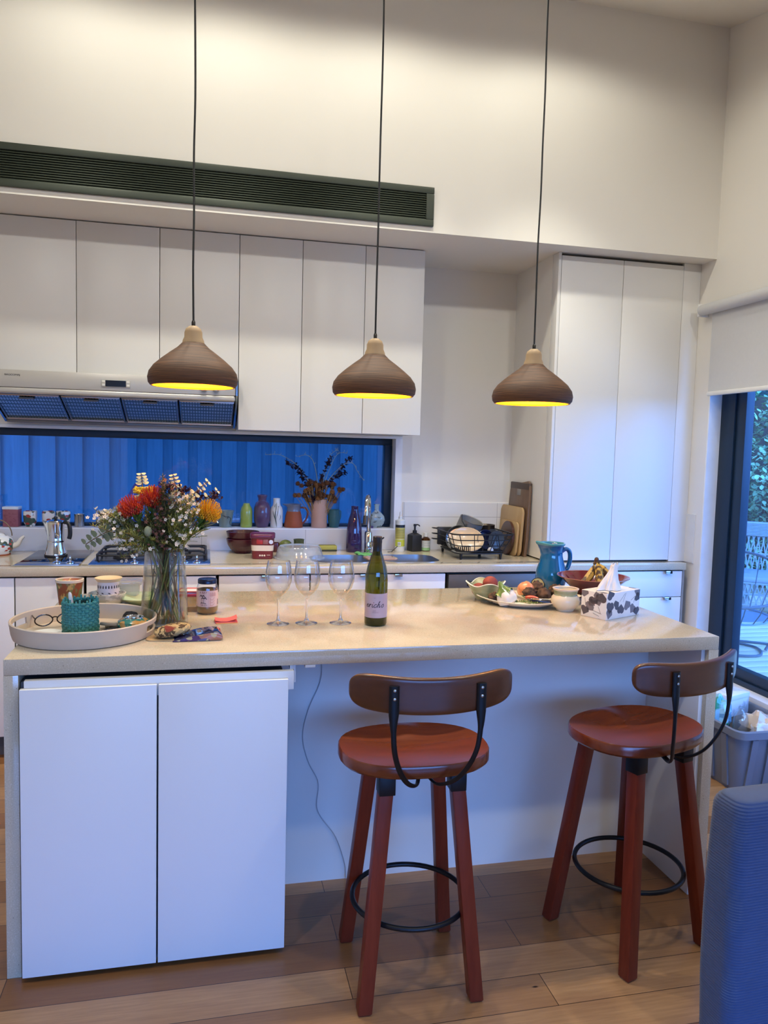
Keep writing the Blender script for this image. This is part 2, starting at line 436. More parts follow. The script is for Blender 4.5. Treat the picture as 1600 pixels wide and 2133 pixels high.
struct('window_reveal', b, M('reveal_paint', '#eef0f2', .4), t)
# rear window (behind the viewer)
t = bpy.data.objects.new('window_3', None); COL.objects.link(t); t['kind'] = 'structure'
b = MB()
for x in (-.6, 1.26, 3.13): b.box(x, YN-.1, .12, x+.07, YN-.04, 2.12)
b.box(-.6, YN-.1, .12, 3.2, YN-.04, .19); b.box(-.6, YN-.1, 2.05, 3.2, YN-.04, 2.12)
struct('window_frame', b, ALU, t)

# outdoors
b = MB(); x = XR+.16
for k in range(64):
    y = -3.2+k*.142; b.box(XR+.155, y, -.06, 9.5, y+.136, -.012, .003)
o = b.build('deck', M('deck_timber', '#e0cfae', .55, nz=(5, .18), st=(1, 14, 1)))
o['kind'] = 'structure'
b = MB(); b.box(-14, 2.45, -.35, 16, 16, -.30); b.box(-70, -90, -.35, 70, YN-.2, -.30); b.box(9.5, -14, -.35, 16, 16, -.30)
o = b.build('ground', M('soil', '#33352f', .9, nz=(2, .3))); o['kind'] = 'structure'
struct('wall_sky_block', MB().box(-40, -20.2, -.3, 40, -20, 2.1), M('sky_block_dark', '#2c2a28', .9))  # added unseen wall, keeps the low sky out of the kitchen pane's reflection
# paling fence seen through the kitchen window: overlapping upright boards and two rails behind
b = MB(); x = -2.6; k = 0; rnd = random.Random(3)
while x < 2.9:
    wd = .088+rnd.uniform(-.004, .006); dy = 0 if k % 2 else .016
    b.box(x, 3.5+dy, -.3, x+wd+.012, 3.516+dy, 2.05+rnd.uniform(-.01, .01), .0015, seg=1); x += wd-.002; k += 1
b.box(-2.6, 3.535, .2, 2.9, 3.57, .28); b.box(-2.6, 3.535, 1.25, 2.9, 3.57, 1.33)
tag(b.build('paling_fence', M('weathered_paling', '#4c7d99', .85, nz=(9, .25), st=(6, 1, .5), bp=(40, .3))),
    'tall fence of upright timber palings outside the kitchen window', 'fence')

# ---------------------------------------------------------------- fixed kitchen: benches, cabinets
# island benchtop with waterfall ends
b = MB(); IW, ID, IH, IT = 2.2355, .9644, .92, .046
ibt = thing('island_benchtop', 'speckled beige stone island top with stone ends down to the floor', 'benchtop', (0, 0, 0))
MB().box(0, 0, IH-IT, IW, ID, IH, .0025).build('top_slab', STONE, ibt)
for x0, x1 in ((0, .038), (IW-.037, IW)): MB().box(x0, 0.0, 0, x1, ID, IH-IT, .0004).build('end_slab', STONE, ibt)

# island cabinet on the seating side
isl = thing('island_cabinet', 'white two door cabinet built under the island beside the bar stools', 'cabinet', (0, 0, 0))
b = MB(); b.box(.045, 0.0, .06, .765, .335, .855); b.box(.045, .02, .0, .765, .33, .06)
b.build('carcass', M('carcass_gap_shade', '#3c434c', .6), isl)  # dark colour stands for the shade in the gaps around the doors
for x0, x1 in ((.047, .4065), (.4115, .777)):
    MB().box(x0, -.034, .018, x1, -.014, .8425, .0012).build('door', CAB, isl)
MB().box(.055, -.014, .806, .795, .006, .8615, .001).build('rail', CAB, isl)
b = MB(); b.box(.785, .006, .862, .800, .06, .874); b.box(.797, .01, .82, .803, .045, .874); b.box(.83, .0, .866, .86, .05, .874)
b.build('bracket', M('pale_plastic', '#c9ccd0', .5), isl)
pn = thing('island_back_board', 'white recessed back and end panels under the island overhang', 'panel', (0, 0, 0))
MB().box(.765, .336, .0, 2.197, .354, .874).build('back_panel', CAB, pn)
MB().box(2.184, .02, .0, 2.198, .336, .874, .001).build('end_panel', CAB, pn)
MB().box(.2, .36, .0, 2.19, .95, .872).build('carcass', CAB, pn)
cord = [(.85, .30, .868), (.90, .30, .860), (.925, .322, .80), (.925, .331, .72), (.885, .331, .62), (.868, .331, .53), (.888, .331, .44), (.925, .331, .36), (.925, .331, .26), (.99, .331, .16), (1.025, .331, .06), (1.03, .325, .006)]
tag(MB().tube(bez(cord, 8), .0018, 6).build('power_cord', M('white_cord', '#a9aeb4', .5)), 'thin white cord hanging down the panel under the island', 'cord')

# back worktop with two sink cut-outs
SK = [(1.09, 1.42), (1.47, 1.80)]; SY0, SY1 = 1.735, 2.03
b = MB(); Z0, Z1 = .881, .9216; XE = 3.218
b.box(XL, 1.627, Z0, XE, SY0, Z1, .002); b.box(XL, SY1, Z0, XE, YB-.009, Z1)
for x0, x1 in ((XL, SK[0][0]), (SK[0][1], SK[1][0]), (SK[1][1], XE)): b.box(x0, SY0, Z0, x1, SY1, Z1)
for i, (x0, x1) in enumerate(SK):   # rounded corners of the cut-outs
    for cx, cy_, sx, sy in ((x0, SY0, 1, 1), (x1, SY0, -1, 1), (x1, SY1, -1, -1), (x0, SY1, 1, -1)):
        r = .09; pts = [(cx, cy_)]+[(cx+sx*r*(1-math.sin(a)), cy_+sy*r*(1-math.cos(a))) for a in [PI/2*k/6 for k in range(7)]]
        b.prism(pts, Z0, Z1-.0003)
tag(b.build('kitchen_worktop', STONE), 'long beige stone worktop along the back wall under the window', 'worktop')
sk = thing('kitchen_sink', 'double stainless steel sink set below the back worktop', 'sink', (0, 0, 0))
for x0, x1 in SK:
    q = [rrect(x0+.002+i, SY0+.002+i, x1-.002-i, SY1-.002-i, .088-i*.4) for i in (0, .006, .03)]
    b = MB(); zz = [.9224, .74, .72]; R = [[b.bm.verts.new((x, y, z)) for x, y in L] for L, z in zip(q, zz)]
    for A, B in zip(R, R[1:]):
        for i in range(len(A)): b._f([A[i], A[(i+1) % len(A)], B[(i+1) % len(A)], B[i]])
    b._f(R[-1]); b.lathe([(.045, .001), (.04, .003), (0, .003)], ((x0+x1)/2, (SY0+SY1)/2, .72), 20)
    b.build('bowl', STEEL, sk)
# base cabinets below the back worktop
def pull(par, x, z=.881):
    b = MB(); b.box(x-.02, 1.618, z-.006, x+.02, 1.641, z-.0025, .0008); b.box(x-.02, 1.6165, z-.017, x+.02, 1.619, z-.0025, .0005)
    b.build('handle', CHROME, par, 'small chrome edge pull')
def base_unit(name, label, x0, x1, fronts, cat='cabinet', handles=True):
    t = thing(name, label, cat, (0, 0, 0)); b = MB(); b.box(x0, 1.66, .1, x1, YB-.02, .872); b.box(x0, 1.70, 0, x1, 1.72, .1)
    b.build('carcass', M('carcass_dark', '#55504a', .7), t)
    for nm, a0, a1, z0, z1, hx in fronts:
        d = MB().box(a0+.002, 1.64, z0, a1-.002, 1.659, z1, .001).build(nm, CAB, t)
        if hx is not None: pull(d, hx, z1+.006)
    return t
base_unit('base_cabinet', 'white base cabinet door behind the teapot end of the island', -.95, -.338, [('door', -.95, -.338, .11, .873, None)])
base_unit('base_cabinet', 'white base cabinet door under the black ceramic hob', -.336, -.030, [('door', -.336, -.030, .11, .873, -.13)])
base_unit('base_cabinet', 'wide white base cabinet under the gas hob', -.020, .590, [('door', -.020, .590, .11, .873, None)])
base_unit('drawer_unit', 'white drawers seen behind the wine glasses', .602, 1.058, [('drawer', .602, 1.058, .72, .873, .83), ('drawer', .602, 1.058, .42, .716, None), ('drawer', .602, 1.058, .11, .416, None)])
base_unit('sink_cabinet', 'white two door cabinet under the sink', 1.062, 1.784, [('door', 1.062, 1.42, .11, .873, 1.337), ('door', 1.424, 1.784, .11, .873, 1.522)])
base_unit('drawer_unit', 'white drawers under the tall pantry doors', 2.40, 3.205, [('drawer', 2.40, 3.205, .726, .873, 3.106), ('drawer', 2.40, 3.205, .42, .722, 3.106), ('drawer', 2.40, 3.205, .11, .416, None)])
dw = thing('dishwasher', 'grey steel dishwasher below the dish rack', 'dishwasher', (0, 0, 0))
DWM = M('dishwasher_steel', '#6a6866', .5, .6, nz=(50, .05), st=(1, 1, 14))
MB().box(1.796, 1.66, .1, 2.388, 2.2, .872).build('body', M('dishwasher_body', '#2b2b2d', .6), dw)
MB().box(1.800, 1.636, .11, 2.386, 1.66, .745, .003).build('door', DWM, dw)
p = MB().box(1.800, 1.634, .749, 2.386, 1.66, .868, .003).build('control_panel', DWM, dw)
MB().box(1.905, 1.632, .806, 1.935, 1.635, .83).build('display', M('display_black', '#101114', .2), p)
for k in range(3): MB().tube([(1.862+.04*k, 1.636, .775), (1.862+.04*k, 1.628, .775)], .006, 10).build('button', CHROME, p)
# filler strip at the end of the bench run
b = MB(); b.box(3.206, 1.64, 0, 3.218, 2.2, .88)
tag(b.build('bench_end_panel', M('grey_panel', '#8d8c8a', .5)), 'narrow grey end panel closing the drawers against the wall', 'panel')

# wall cabinets
def wall_cab(label, x0, x1, z0, top=ZS-.002):
    t = thing('wall_cabinet', label, 'cabinet', (0, 0, 0))
    MB().box(x0+.002, 1.906, z0+.002, x1-.002, YB-.002, top).build('carcass', CAB, t)
    MB().box(x0+.0015, 1.8845, z0, x1-.0015, 1.9045, top-.004, .0012).build('door', CAB, t)
wall_cab('white wall cabinet above the hood lettering', -.49, -.094, 1.86)
wall_cab('white wall cabinet above the hood display panel', -.094, .302, 1.86)
wall_cab('white wall cabinet above the hood knobs', .302, .698, 1.86)
wall_cab('tall white wall cabinet directly beside the range hood', .698, 1.024, 1.606)
wall_cab('tall white wall cabinet, middle one of the three tall ones', 1.024, 1.360, 1.606)
wall_cab('tall white wall cabinet at the open end beside the bare wall', 1.360, 1.6887, 1.606)

# pantry
pt = thing('pantry_cabinet', 'tall white built-in pantry with two flat doors standing on the worktop', 'pantry', (0, 0, 0))
MB().box(2.402, 1.715, .9222, XR-.002, YB-.002, ZS-.002).build('carcass', M('carcass_dark', '#55504a', .7), pt)
MB().box(2.3795, 1.689, .9222, 2.396, 1.76, ZS-.001, .001).build('side_panel', CAB, pt)
MB().box(2.399, 1.690, .932, 2.767, 1.709, ZS-.016, .001).build('door', CAB, pt)
MB().box(2.770, 1.690, .932, 3.139, 1.709, ZS-.016, .001).build('door', CAB, pt)
MB().box(3.142, 1.692, .9222, XR-.001, 1.712, ZS-.001, .0005).build('filler_panel', CAB, pt)

# range hood
hd = thing('range_hood', 'slanted stainless range hood with mesh filters under the wall cabinets', 'range hood', (0, 0, 0))
HX0, HX1 = -.49, .692; HF = M('hood_front', '#bdb9b2', .35, .3, nz=(30, .03), st=(1, 1, 10))
b = MB(); b.box(HX0, 1.80, 1.775, HX1-.012, 1.815, 1.858, .002); b.box(HX0, 1.80, 1.745, HX1-.012, 1.83, 1.776, .010, seg=3); b.box(HX0, 1.815, 1.84, HX1, 2.24, 1.858)
b.build('front_panel', HF, hd)
b = MB()
b.prism([(1.795, 1.858), (1.795, 1.775), (1.83, 1.74), (2.16, 1.618), (2.245, 1.618), (2.245, 1.858)], HX1-.010, HX1, 'yz'); b.build('side_plate', M('hood_side', '#8fa0b0', .25, .9), hd); b = MB()
b.prism([(1.795, 1.858), (1.795, 1.775), (1.83, 1.74), (2.16, 1.618), (2.245, 1.618), (2.245, 1.858)], HX0, HX0+.01, 'yz')
b.build('side_plate', M('hood_side', '#8fa0b0', .25, .9), hd)
b = MB(); b.box(HX0+.01, 2.15, 1.615, HX1-.01, 2.245, 1.632, .002); b.box(HX0+.01, 2.125, 1.628, HX1-.01, 2.15, 1.64, .002)
b.build('rear_beam', M('hood_beam', '#7c7a78', .4, .7), hd)
def mat_filter():
    m, t, bb = base('filter_mesh'); v = coords(t, (1, 1, 1))
    ch = N(t, 'ShaderNodeTexVoronoi'); ch.distance = 'CHEBYCHEV'; ch.inputs['Scale'].default_value = 72; ch.inputs['Randomness'].default_value = 0
    t.links.new(v, ch.inputs['Vector'])
    t.links.new(rampf(t, ch.outputs['Distance'], .28, .40, lin('#d3e0e4'), lin('#55666c')), bb.inputs['Base Color'])
    bb.inputs['Metallic'].default_value = .85; bb.inputs['Roughness'].default_value = .3
    bump(t, bb, ch.outputs['Distance'], .6, .004); return m
FM = mat_filter(); fx = [-.478, -.165, .118, .398, .680]
for x0, x1 in zip(fx, fx[1:]):
    y0, z0, y1, z1 = 1.832, 1.746, 2.13, 1.640
    n = Vector((0, z0-z1, y1-y0)).normalized()*.012
    b = MB()
    b.prism([(y0, z0), (y1, z1), (y1+n.y, z1+n.z), (y0+n.y, z0+n.z)], x0+.004, x1-.004, 'yz')
    f = b.build('filter', FM, hd)
    b = MB(); e = -n*.35
    b.tube([(x0+.008, y0+.004, z0+e.z), (x1-.008, y0+.004, z0+e.z), (x1-.008, y1-.004, z1+e.z), (x0+.008, y1-.004, z1+e.z)], .006, 4, closed=True)
    b.build('filter_frame', STEEL, f)
    k = .16; ym = y0+(y1-y0)*k; zm = z0+(z1-z0)*k; c = (x0+x1)/2
    MB().box(c-.035, ym-.035, zm-.008, c+.035, ym-.002, zm+.003, .004).build('latch', M('latch_grey', '#6d6f72', .4, .4), f)
d = MB().box(.032, 1.7965, 1.793, .168, 1.801, 1.829, .001).build('control_panel', M('panel_grey', '#a8a6a0', .4), hd)
MB().box(.052, 1.795, 1.796, .148, 1.797, 1.826).build('display', M('display_black', '#101114', .2), d)
for x in (.042, .158):
    for z in (1.803, 1.819): MB().box(x-.007, 1.7955, z-.006, x+.007, 1.797, z+.006, .001).build('button', M('button_pale', '#cfcdc8', .4), d)
for x in (.524, .583): MB().tube([(x, 1.801, 1.803), (x, 1.783, 1.803), (x, 1.775, 1.803)], [.015, .014, .009], 20).build('knob', STEEL, hd)
V, F = text('BAGCOMAJ', .0150, 0, .85)
b = MB(); b.add_mesh([(-.372+p.x, 1.7988, 1.833+p.y*.8) for p in V], F); b.build('lettering', M('letter_dark', '#2b2724', .5), hd)

# air vent grille on the bulkhead
vt = thing('vent_grille', 'long dark green louvred air vent on the wall above the cabinets', 'vent', (0, 0, 0))
VG = M('vent_paint', '#3b4238', .45, .2); x0, x1, z0, z1 = -1.2, 1.631, 2.634, 2.823
b = MB(); y = YF
for a in ((x0, z0, x1, z0+.032), (x0, z1-.032, x1, z1), (x0, z0+.032, x0+.04, z1-.032), (x1-.04, z0+.032, x1, z1-.032)): b.box(a[0], y-.014, a[1], a[2], y-.0005, a[3], .003)
b.build('frame', VG, vt)
b = MB(); n = 12
for k in range(n):
    z = z0+.036+k*(z1-z0-.072)/(n-1); b.prism([(y-.012, z-.006), (y-.010, z-.006), (y-.001, z+.006), (y-.003, z+.006)], x0+.04, x1-.04, 'yz')
b.build('slat', VG, vt)
MB().box(x0+.02, y-.003, z0+.02, x1-.02, y-.0006, z1-.02).build('backing', M('vent_back', '#1a1f19', .8), vt)

# ---------------------------------------------------------------- pendants, blind
def mat_turned(name, c1, c2, bands=70):
    m, t, b = base(name)
    f = noise(t, coords(t, (2.2, 2.2, bands)), 3.2, 4, .6)
    t.links.new(mixc(t, rampf(t, f, .35, .68), lin(c1), lin(c2)), b.inputs['Base Color'])
    b.inputs['Roughness'].default_value = .65; bump(t, b, f, .5, .002); return m
SHADE = mat_turned('shade_fibre', '#3a2110', '#664122'); CAPW = wood('shade_cap_wood', '#a58a68', '#b89c78', (8, 8, 1), 4, .6, 0)
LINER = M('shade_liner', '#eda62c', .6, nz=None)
BULB = M('bulb_glow', '#ffd890', .5, nz=None, emit=('#ffb83a', 14))
RIMG = M('ferrule_metal', '#3a3835', .3, .8)
CORD = M('black_cord', '#17181a', .6)
def pendant(label, x, y, z):
    t = thing('pendant_lamp', label, 'pendant lamp', (x, y, z), 0, 'pendant lamps above the island')
    out = [(.1395, 0), (.1475, .010), (.150, .027), (.1455, .047), (.130, .069), (.105, .091), (.078, .112), (.053, .130), (.037, .146)]
    o = MB().lathe(out, n=56).build('lamp_shade', SHADE, t)
    s = MB().lathe([(r-.006, zz+(.0004 if i == 0 else -.003)) for i, (r, zz) in enumerate(out)], n=56).build('liner', LINER, o, 'yellow lit inside of the shade')
    MB().lathe([(.1395, 0), (.1335, .0004)], n=56).build('rim', LINER, o)
    MB().lathe([(.037, .145), (.035, .155), (.030, .166), (.0295, .182), (.025, .194), (.013, .203), (0, .205)], n=32).build('cap', CAPW, t, 'pale turned wooden cap')
    MB().lathe([(.0065, .203), (.0065, .216), (.004, .222), (0, .222)], n=14).build('ferrule', RIMG, t)
    top = 3.815+.236*(y-YF)-z; k = random.Random(int(x*100))
    pts = [(0, 0, .22)]+[(k.uniform(-.0025, .0025), 0, .22+(top-.22)*q/9) for q in range(1, 9)]+[(0, 0, top)]
    MB().tube(bez(pts, 4), .0034, 8).build('cord', CORD, t)
    MB().sph((0, 0, .105), .024, 16, 10).tube([(0, 0, .12), (0, 0, .14)], .012, 12).build('bulb', BULB, t)
    d = bpy.data.lights.new('pendant_bulb', 'POINT'); l = bpy.data.objects.new('pendant_bulb', d); COL.objects.link(l)
    d.energy = PEND; d.color = (1, .60, .16); d.shadow_soft_size = .022; l.location = (x, y, z+.052)
pendant('brown fibre pendant lamp hanging in front of the hood knobs', .492, .48, 1.716)
pendant('brown fibre pendant lamp hanging between the other two', 1.121, .48, 1.710)
pendant('brown fibre pendant lamp hanging in front of the pantry edge', 1.729, .48, 1.706)

bl = thing('roller_blind', 'off-white roller blind half lowered over the window beside the pantry', 'blind', (3.205, 0, 0))
BF = M('blind_fabric', '#cbcbcb', .8, nz=(60, .03), bp=(300, .1))
b = MB(); b.tube([(0, -.6, 2.335), (0, 1.60, 2.335)], .030, 24); b.build('tube', BF, bl)
MB().box(.022, -.58, 1.875, .0235, 1.535, 2.335).build('fabric', BF, bl)
MB().box(.014, -.58, 1.862, .032, 1.54, 1.886, .007).build('bottom_rail', M('rail_white', '#e6e5e2', .4), bl)
MB().box(-.02, 1.60, 2.30, .045, 1.612, 2.37, .004).build('bracket', M('rail_white', '#e6e5e2', .4), bl)

# ---------------------------------------------------------------- bar stools
SEATW = wood('stool_seat_wood', '#4e1d0d', '#823d1c', (1, 10, 10), 5, .24, .35, bp=.02)
LEGW = wood('stool_leg_wood', '#5e1f13', '#8c3a24', (12, 12, 1), 5, .38, .1, spec=.25)
BACKW = wood('stool_back_wood', '#43220f', '#63361b', (1, 10, 10), 5, .28, .3)
def stool(label, x, y, rz, foot=.158):
    t = thing('bar_stool', label, 'bar stool', (x, y, 0), rz, 'wooden bar stools at the island')
    # saddle seat
    b = MB(); n = 48; zt = .682
    def out(a):
        c, s = math.cos(a), math.sin(a); e = 2.45
        r = (abs(c/.216)**e+abs(s/(.168 if s < 0 else .165))**e)**(-1/e); return r*c, r*s
    def top(px, py, k):
        return zt-.021*(1-k**2)*(1 if True else 0)+.017*math.exp(-((px/.05)**2+((py-.13)/.06)**2))*(1-k**6)-.006*k**6*0
    rows = []
    for k in (0, .2, .4, .6, .75, .87, .95, .985):
        if k == 0: rows.append([b.bm.verts.new((0, 0, top(0, 0, 0)))]); continue
        rows.append([b.bm.verts.new((out(2*PI*i/n)[0]*k, out(2*PI*i/n)[1]*k, top(out(2*PI*i/n)[0]*k, out(2*PI*i/n)[1]*k, k))) for i in range(n)])
    for k, z in ((1.0, zt-.005), (1.0, zt-.030), (.97, zt-.037), (.55, zt-.039)):
        rows.append([b.bm.verts.new((out(2*PI*i/n)[0]*k, out(2*PI*i/n)[1]*k, z)) for i in range(n)])
    rows.append([b.bm.verts.new((0, 0, zt-.039))])
    for A, B in zip(rows, rows[1:]):
        for i in range(n):
            j = (i+1) % n
            if len(A) == 1: b._f([A[0], B[i], B[j]])
            elif len(B) == 1: b._f([A[i], B[0], A[j]])
            else: b._f([A[i], B[i], B[j], A[j]])
    b.build('seat', SEATW, t)
    zb = zt-.039
    for sx in (-1, 1):
        for sy in (-1, 1):
            b = MB(); h = .0195; F = foot; T = .098
            def ring(z, cx, cy_, h): return [b.bm.verts.new((cx+a*h, cy_+c*h, z)) for a, c in ((-1, -1), (1, -1), (1, 1), (-1, 1))]
            fr = lambda z: F+(T-F)*z/zb
            R = [ring(0, sx*fr(0), sy*fr(0), h-.005), ring(.007, sx*fr(.007), sy*fr(.007), h), ring(zb-.001, sx*T, sy*T, h)]
            for A, B in zip(R, R[1:]):
                for i in range(4): b._f([A[i], A[(i+1) % 4], B[(i+1) % 4], B[i]])
            b._f(R[0][::-1]); b._f(R[-1])
            E = [e for e in b.bm.edges if abs(e.verts[0].co.z-e.verts[1].co.z) > .1]
            bmesh.ops.bevel(b.bm, geom=E, offset=.0025, offset_type='OFFSET', segments=2, profile=.5, affect='EDGES', material=-1)
            lg = b.build('leg', LEGW, t)
            if sy < 0:
                z0 = zb-.058
                MB().box(sx*fr(z0+.03)-.0225, sy*fr(z0+.03)-.0235, z0, sx*fr(z0+.03)+.0225, sy*fr(z0+.03)+.0225, zb-.0005, .002).build('socket', BLACKMETAL, lg, 'black metal socket at the leg top')
    zr = .225; rr = .166
    MB().tube([(rr*math.cos(2*PI*i/56), rr*math.sin(2*PI*i/56), zr) for i in range(56)], .0075, 10, closed=True).build('foot_ring', BLACKMETAL, t)
    # curved backrest
    R_ = .40; y0 = -.238; A_ = .585; hz = .895
    def bk(u, v):
        q = math.sin((2*u-1)*PI/2); th = q*A_; a = 2*PI*v
        h = .0475*max(0, 1-abs(q)**9)**.40+.0004; tk = .0105*max(0, 1-abs(q)**22)**.4+.0003
        sg = lambda x, e: math.copysign(abs(x)**e, x)
        rr_ = R_+tk*sg(math.cos(a), .45)
        return (rr_*math.sin(th), y0+R_-rr_*math.cos(th), hz+.012*q*q+h*sg(math.sin(a), .35)+(.0 if True else 0))
    MB().grid(bk, 45, 28, cv=True).build('backrest', BACKW, t)
    for sx in (-1, 1):
        yb = y0+R_-(R_+.016)*math.cos(math.asin(.116/R_))
        P = [(sx*.116, yb, hz+.030), (sx*.116, yb-.001, hz-.035), (sx*.116, yb-.003, hz-.085), (sx*.110, yb+.002, hz-.145), (sx*.092, yb+.018, hz-.200), (sx*.064, yb+.042, hz-.245), (sx*.030, yb+.080, hz-.270), (sx*.012, yb+.125, hz-.264)]
        C = bez(P, 7); L = len(C)
        br = MB().tube(C, [.0135 if i < 8 else max(.0072, .0135-.0009*(i-8)) for i in range(L)], 12, flat=.55).build('back_bracket', BLACKMETAL, t)
        b = MB()
        for z in (hz+.02, hz-.002): b.sph((sx*.116, yb-.0078, z), (.0042, .002, .0042), 10, 6)
        b.build('screw', STEEL, br)
stool('dark wooden bar stool standing in front of the island back panel', 1.125, -.165, math.radians(-1))
stool('dark wooden bar stool at the end of the island beside the ribbed chair', 1.858, -.125, math.radians(17), .166)

# ---------------------------------------------------------------- ribbed chair at the frame edge
ch = thing('upholstered_chair', 'blue-grey ribbed upholstered chair at the edge of the island end', 'chair', (1.722, -.79, 0), math.radians(3))
RIB = M('ribbed_fabric', '#34466a', .85, nz=(30, .12), sheen=.3)
def ribbed(x0, y0, x1, y1, z0, z1, pitch=.0068, r=.03):
    b = MB(); rows = []; n = int((z1-z0)/pitch)*4
    for k in range(n+1):
        z = z0+(z1-z0)*k/n; dz = min(z1-z, .035); top = .035-math.sqrt(max(0, .035**2-(.035-dz)**2)) if dz < .035 else 0
        bow = .012*math.sin(PI*(z-z0)/(z1-z0)); off = -top*.6+bow*.6+.0013*math.sin(2*PI*(z-z0)/pitch)
        rows.append([b.bm.verts.new((x, y, z)) for x, y in rrect(x0-off, y0-off, x1+off, y1+off, r, 5)])
    for A, B in zip(rows, rows[1:]):
        for i in range(len(A)): b._f([A[i], A[(i+1) % len(A)], B[(i+1) % len(B)], B[i]])
    b._f(rows[-1]); b._f(rows[0][::-1]); return b
ribbed(.0, .0, .52, .105, .10, .738).build('backrest', RIB, ch, ang=80)
ribbed(.20, -.50, .52, -.005, .20, .33).build('seat', RIB, ch, ang=80)
for x in (.24, .48):
    for y in (-.45, .05): MB().tube([(x, y, 0), (x, y,   .21 if y < 0 else .11)], .016, 12).build('leg', LEGW, ch)

# ---------------------------------------------------------------- storage tub by the window
tb = thing('storage_tub', 'grey plastic storage tub on the floor under the low window', 'tub', (3.045, .93, 0), 0)
TUBM = M('tub_plastic', '#6f7682', .45, nz=(6, .05)); W2, D2 = .175, .27
def tubshell():
    b = MB(); rows = []
    def loop(k, z, wav=.0):
        L = rrect(-W2*k, -D2*k, W2*k, D2*k, .05, 5); out = []
        for i, (x, y) in enumerate(L): out.append((x, y, z))
        return out
    spec = [(.80, .0), (.83, .02), (.955, .262), (.955, .268), (1.04, .268), (1.04, .300), (.99, .304), (.97, .300), (.955, .29), (.94, .262), (.82, .03)]
    for k, z in spec: rows.append([b.bm.verts.new(p) for p in loop(k, z)])
    for A, B in zip(rows, rows[1:]):
        for i in range(len(A)): b._f([A[i], A[(i+1) % len(A)], B[(i+1) % len(B)], B[i]])
    b._f(rows[0][::-1]); b._f(rows[-1]); return b
tubshell().build('body', TUBM, tb)
b = MB()
for sx in (-1, 1):
    for y in (-.16, -.06, .06, .16):
        b.prism([(sx*.146, .02), (sx*.154, .02), (sx*.176, .262), (sx*.162, .262)], y-.018, y+.018, 'xz')
for sy in (-1, 1):
    for x in (-.09, 0, .09):
        b.prism([(sy*.224, .02), (sy*.234, .02), (sy*.272, .262), (sy*.255, .262)], x-.016, x+.016, 'yz')
b.build('rib', TUBM, tb)
MB().box(-.192, -.06, .262, -.172, .06, .302, .006).build('handle', TUBM, tb)
bx = thing('marbled_box', 'white box with grey marble pattern sticking out of the storage tub', 'box', (3.085, 1.02, .262), math.radians(20))
MARB = spots('marble_print', '#e6e2de', '#b9b4b2', 9, .52, .60, .35, detail=6)
b = MB(); b.box(-.085, -.05, 0, .085, .05, .105, .002); b.build('body', MARB, bx)
MB().box(-.087, -.052, .08, .087, .052, .107, .002).build('lid', MARB, bx)
def crumple(name, label, cat, loc, r, mat, seed, rz=0, amp=.35, nu=18, nv=12):
    k = random.Random(seed); ph = [k.uniform(0, 6) for _ in range(6)]
    fn = lambda d: 1+amp*(math.sin(5*d.x+ph[0])*math.sin(6*d.y+ph[1])+.6*math.sin(11*d.z+ph[2]+3*d.x)*math.sin(9*d.y+ph[3]))*.6
    o = MB().sph((0, 0, r[2]), r, nu, nv, fn=fn).build(name, mat, ang=20); return tag(o, label, cat, None, None, loc, rz)
crumple('plastic_bag', 'crumpled blue and green plastic bag in the storage tub', 'bag', (2.955, .93, .205), (.055, .06, .085), spots('bag_print', '#8fc3d8', '#2f8f72', 14, .5, .58, .25, .3), 4)
b = MB().lathe([(0, 0), (.030, 0), (.034, .01), (.034, .10), (.028, .13), (.014, .15), (.013, .165), (0, .166)], n=20)
tag(b.build('plastic_bottle', glassy('pet_plastic', (.86, .93, .97), rim=.9, f0=.10, body='#b9cbe0', bodyfac=.15)), 'clear plastic bottle in the tub next to the marbled box', 'bottle', loc=(3.005, .83, .19))
crumple('packaging', 'clear and brown packaging wrap near the rim of the storage tub', 'packaging', (3.085, .80, .205), (.075, .085, .065), spots('wrap_print', '#c9b59a', '#5a2a3a', 10, .55, .62, .2, .4, c3='#d8dde4', scale3=16), 9)

# ---------------------------------------------------------------- outside the low window
WICK = M('wicker', '#8d9498', .6, nz=(20, .15))
sf = thing('wicker_sofa', 'pale wicker sofa on the deck in front of the hedge', 'sofa', (5.95, 4.15, -.012), math.radians(-38))
def lattice(b, P, nu, nv, r, cross=True):
    """woven strands over the patch P(u, v)"""
    for i in range(nu+1):
        for s in ((1, -1) if cross else (0,)):
            b.tube([P(min(max((i+s*1.0*(j/4-.5)*1.4)/nu, 0), 1), j/4) for j in range(5)], r, 5)
    for j in range(nv+1):
        for d in (-.012, .012): b.tube([P(k/6, min(max(j/nv+d, 0), 1)) for k in range(7)], r*1.1, 5)
back = lambda u, v: Vector((-.78+1.56*u, .22+.16*v, .40+.36*v))
b = MB(); lattice(b, back, 34, 2, .006); b.build('back_lattice', WICK, sf)
b = MB(); b.box(-.80, .365, .755, .80, .43, .90, .02)
for k in range(9): b.tube([(-.80, .362-.001, .765+.015*k), (.80, .362-.001, .765+.015*k)], .008, 6)
b.build('back_rail', WICK, sf)
b = MB(); b.box(-.78, -.36, .37, .78, .28, .43, .02); b.build('seat', WICK, sf)
apr = lambda u, v: Vector((-.78+1.56*u, -.365, .16+.21*v))
b = MB(); lattice(b, apr, 34, 2, .006); b.build('apron', WICK, sf)
for sx in (-1, 1):
    b = MB(); b.box(sx*.80-.035, -.36, .35, sx*.80+.035, .36, .62, .03); b.build('armrest', WICK, sf)
for x in (-.74, -.25, .25, .74):
    for y in (-.33, .32): MB().box(x-.03, y-.03, 0, x+.03, y+.03, .37, .006).build('leg', WICK, sf)
wc = thing('wire_chair', 'round grey wire chair on the deck in front of the wicker sofa', 'chair', (4.62, 3.02, -.012), math.radians(-35))
WIRE = M('wire_grey', '#56606a', .45, .3)
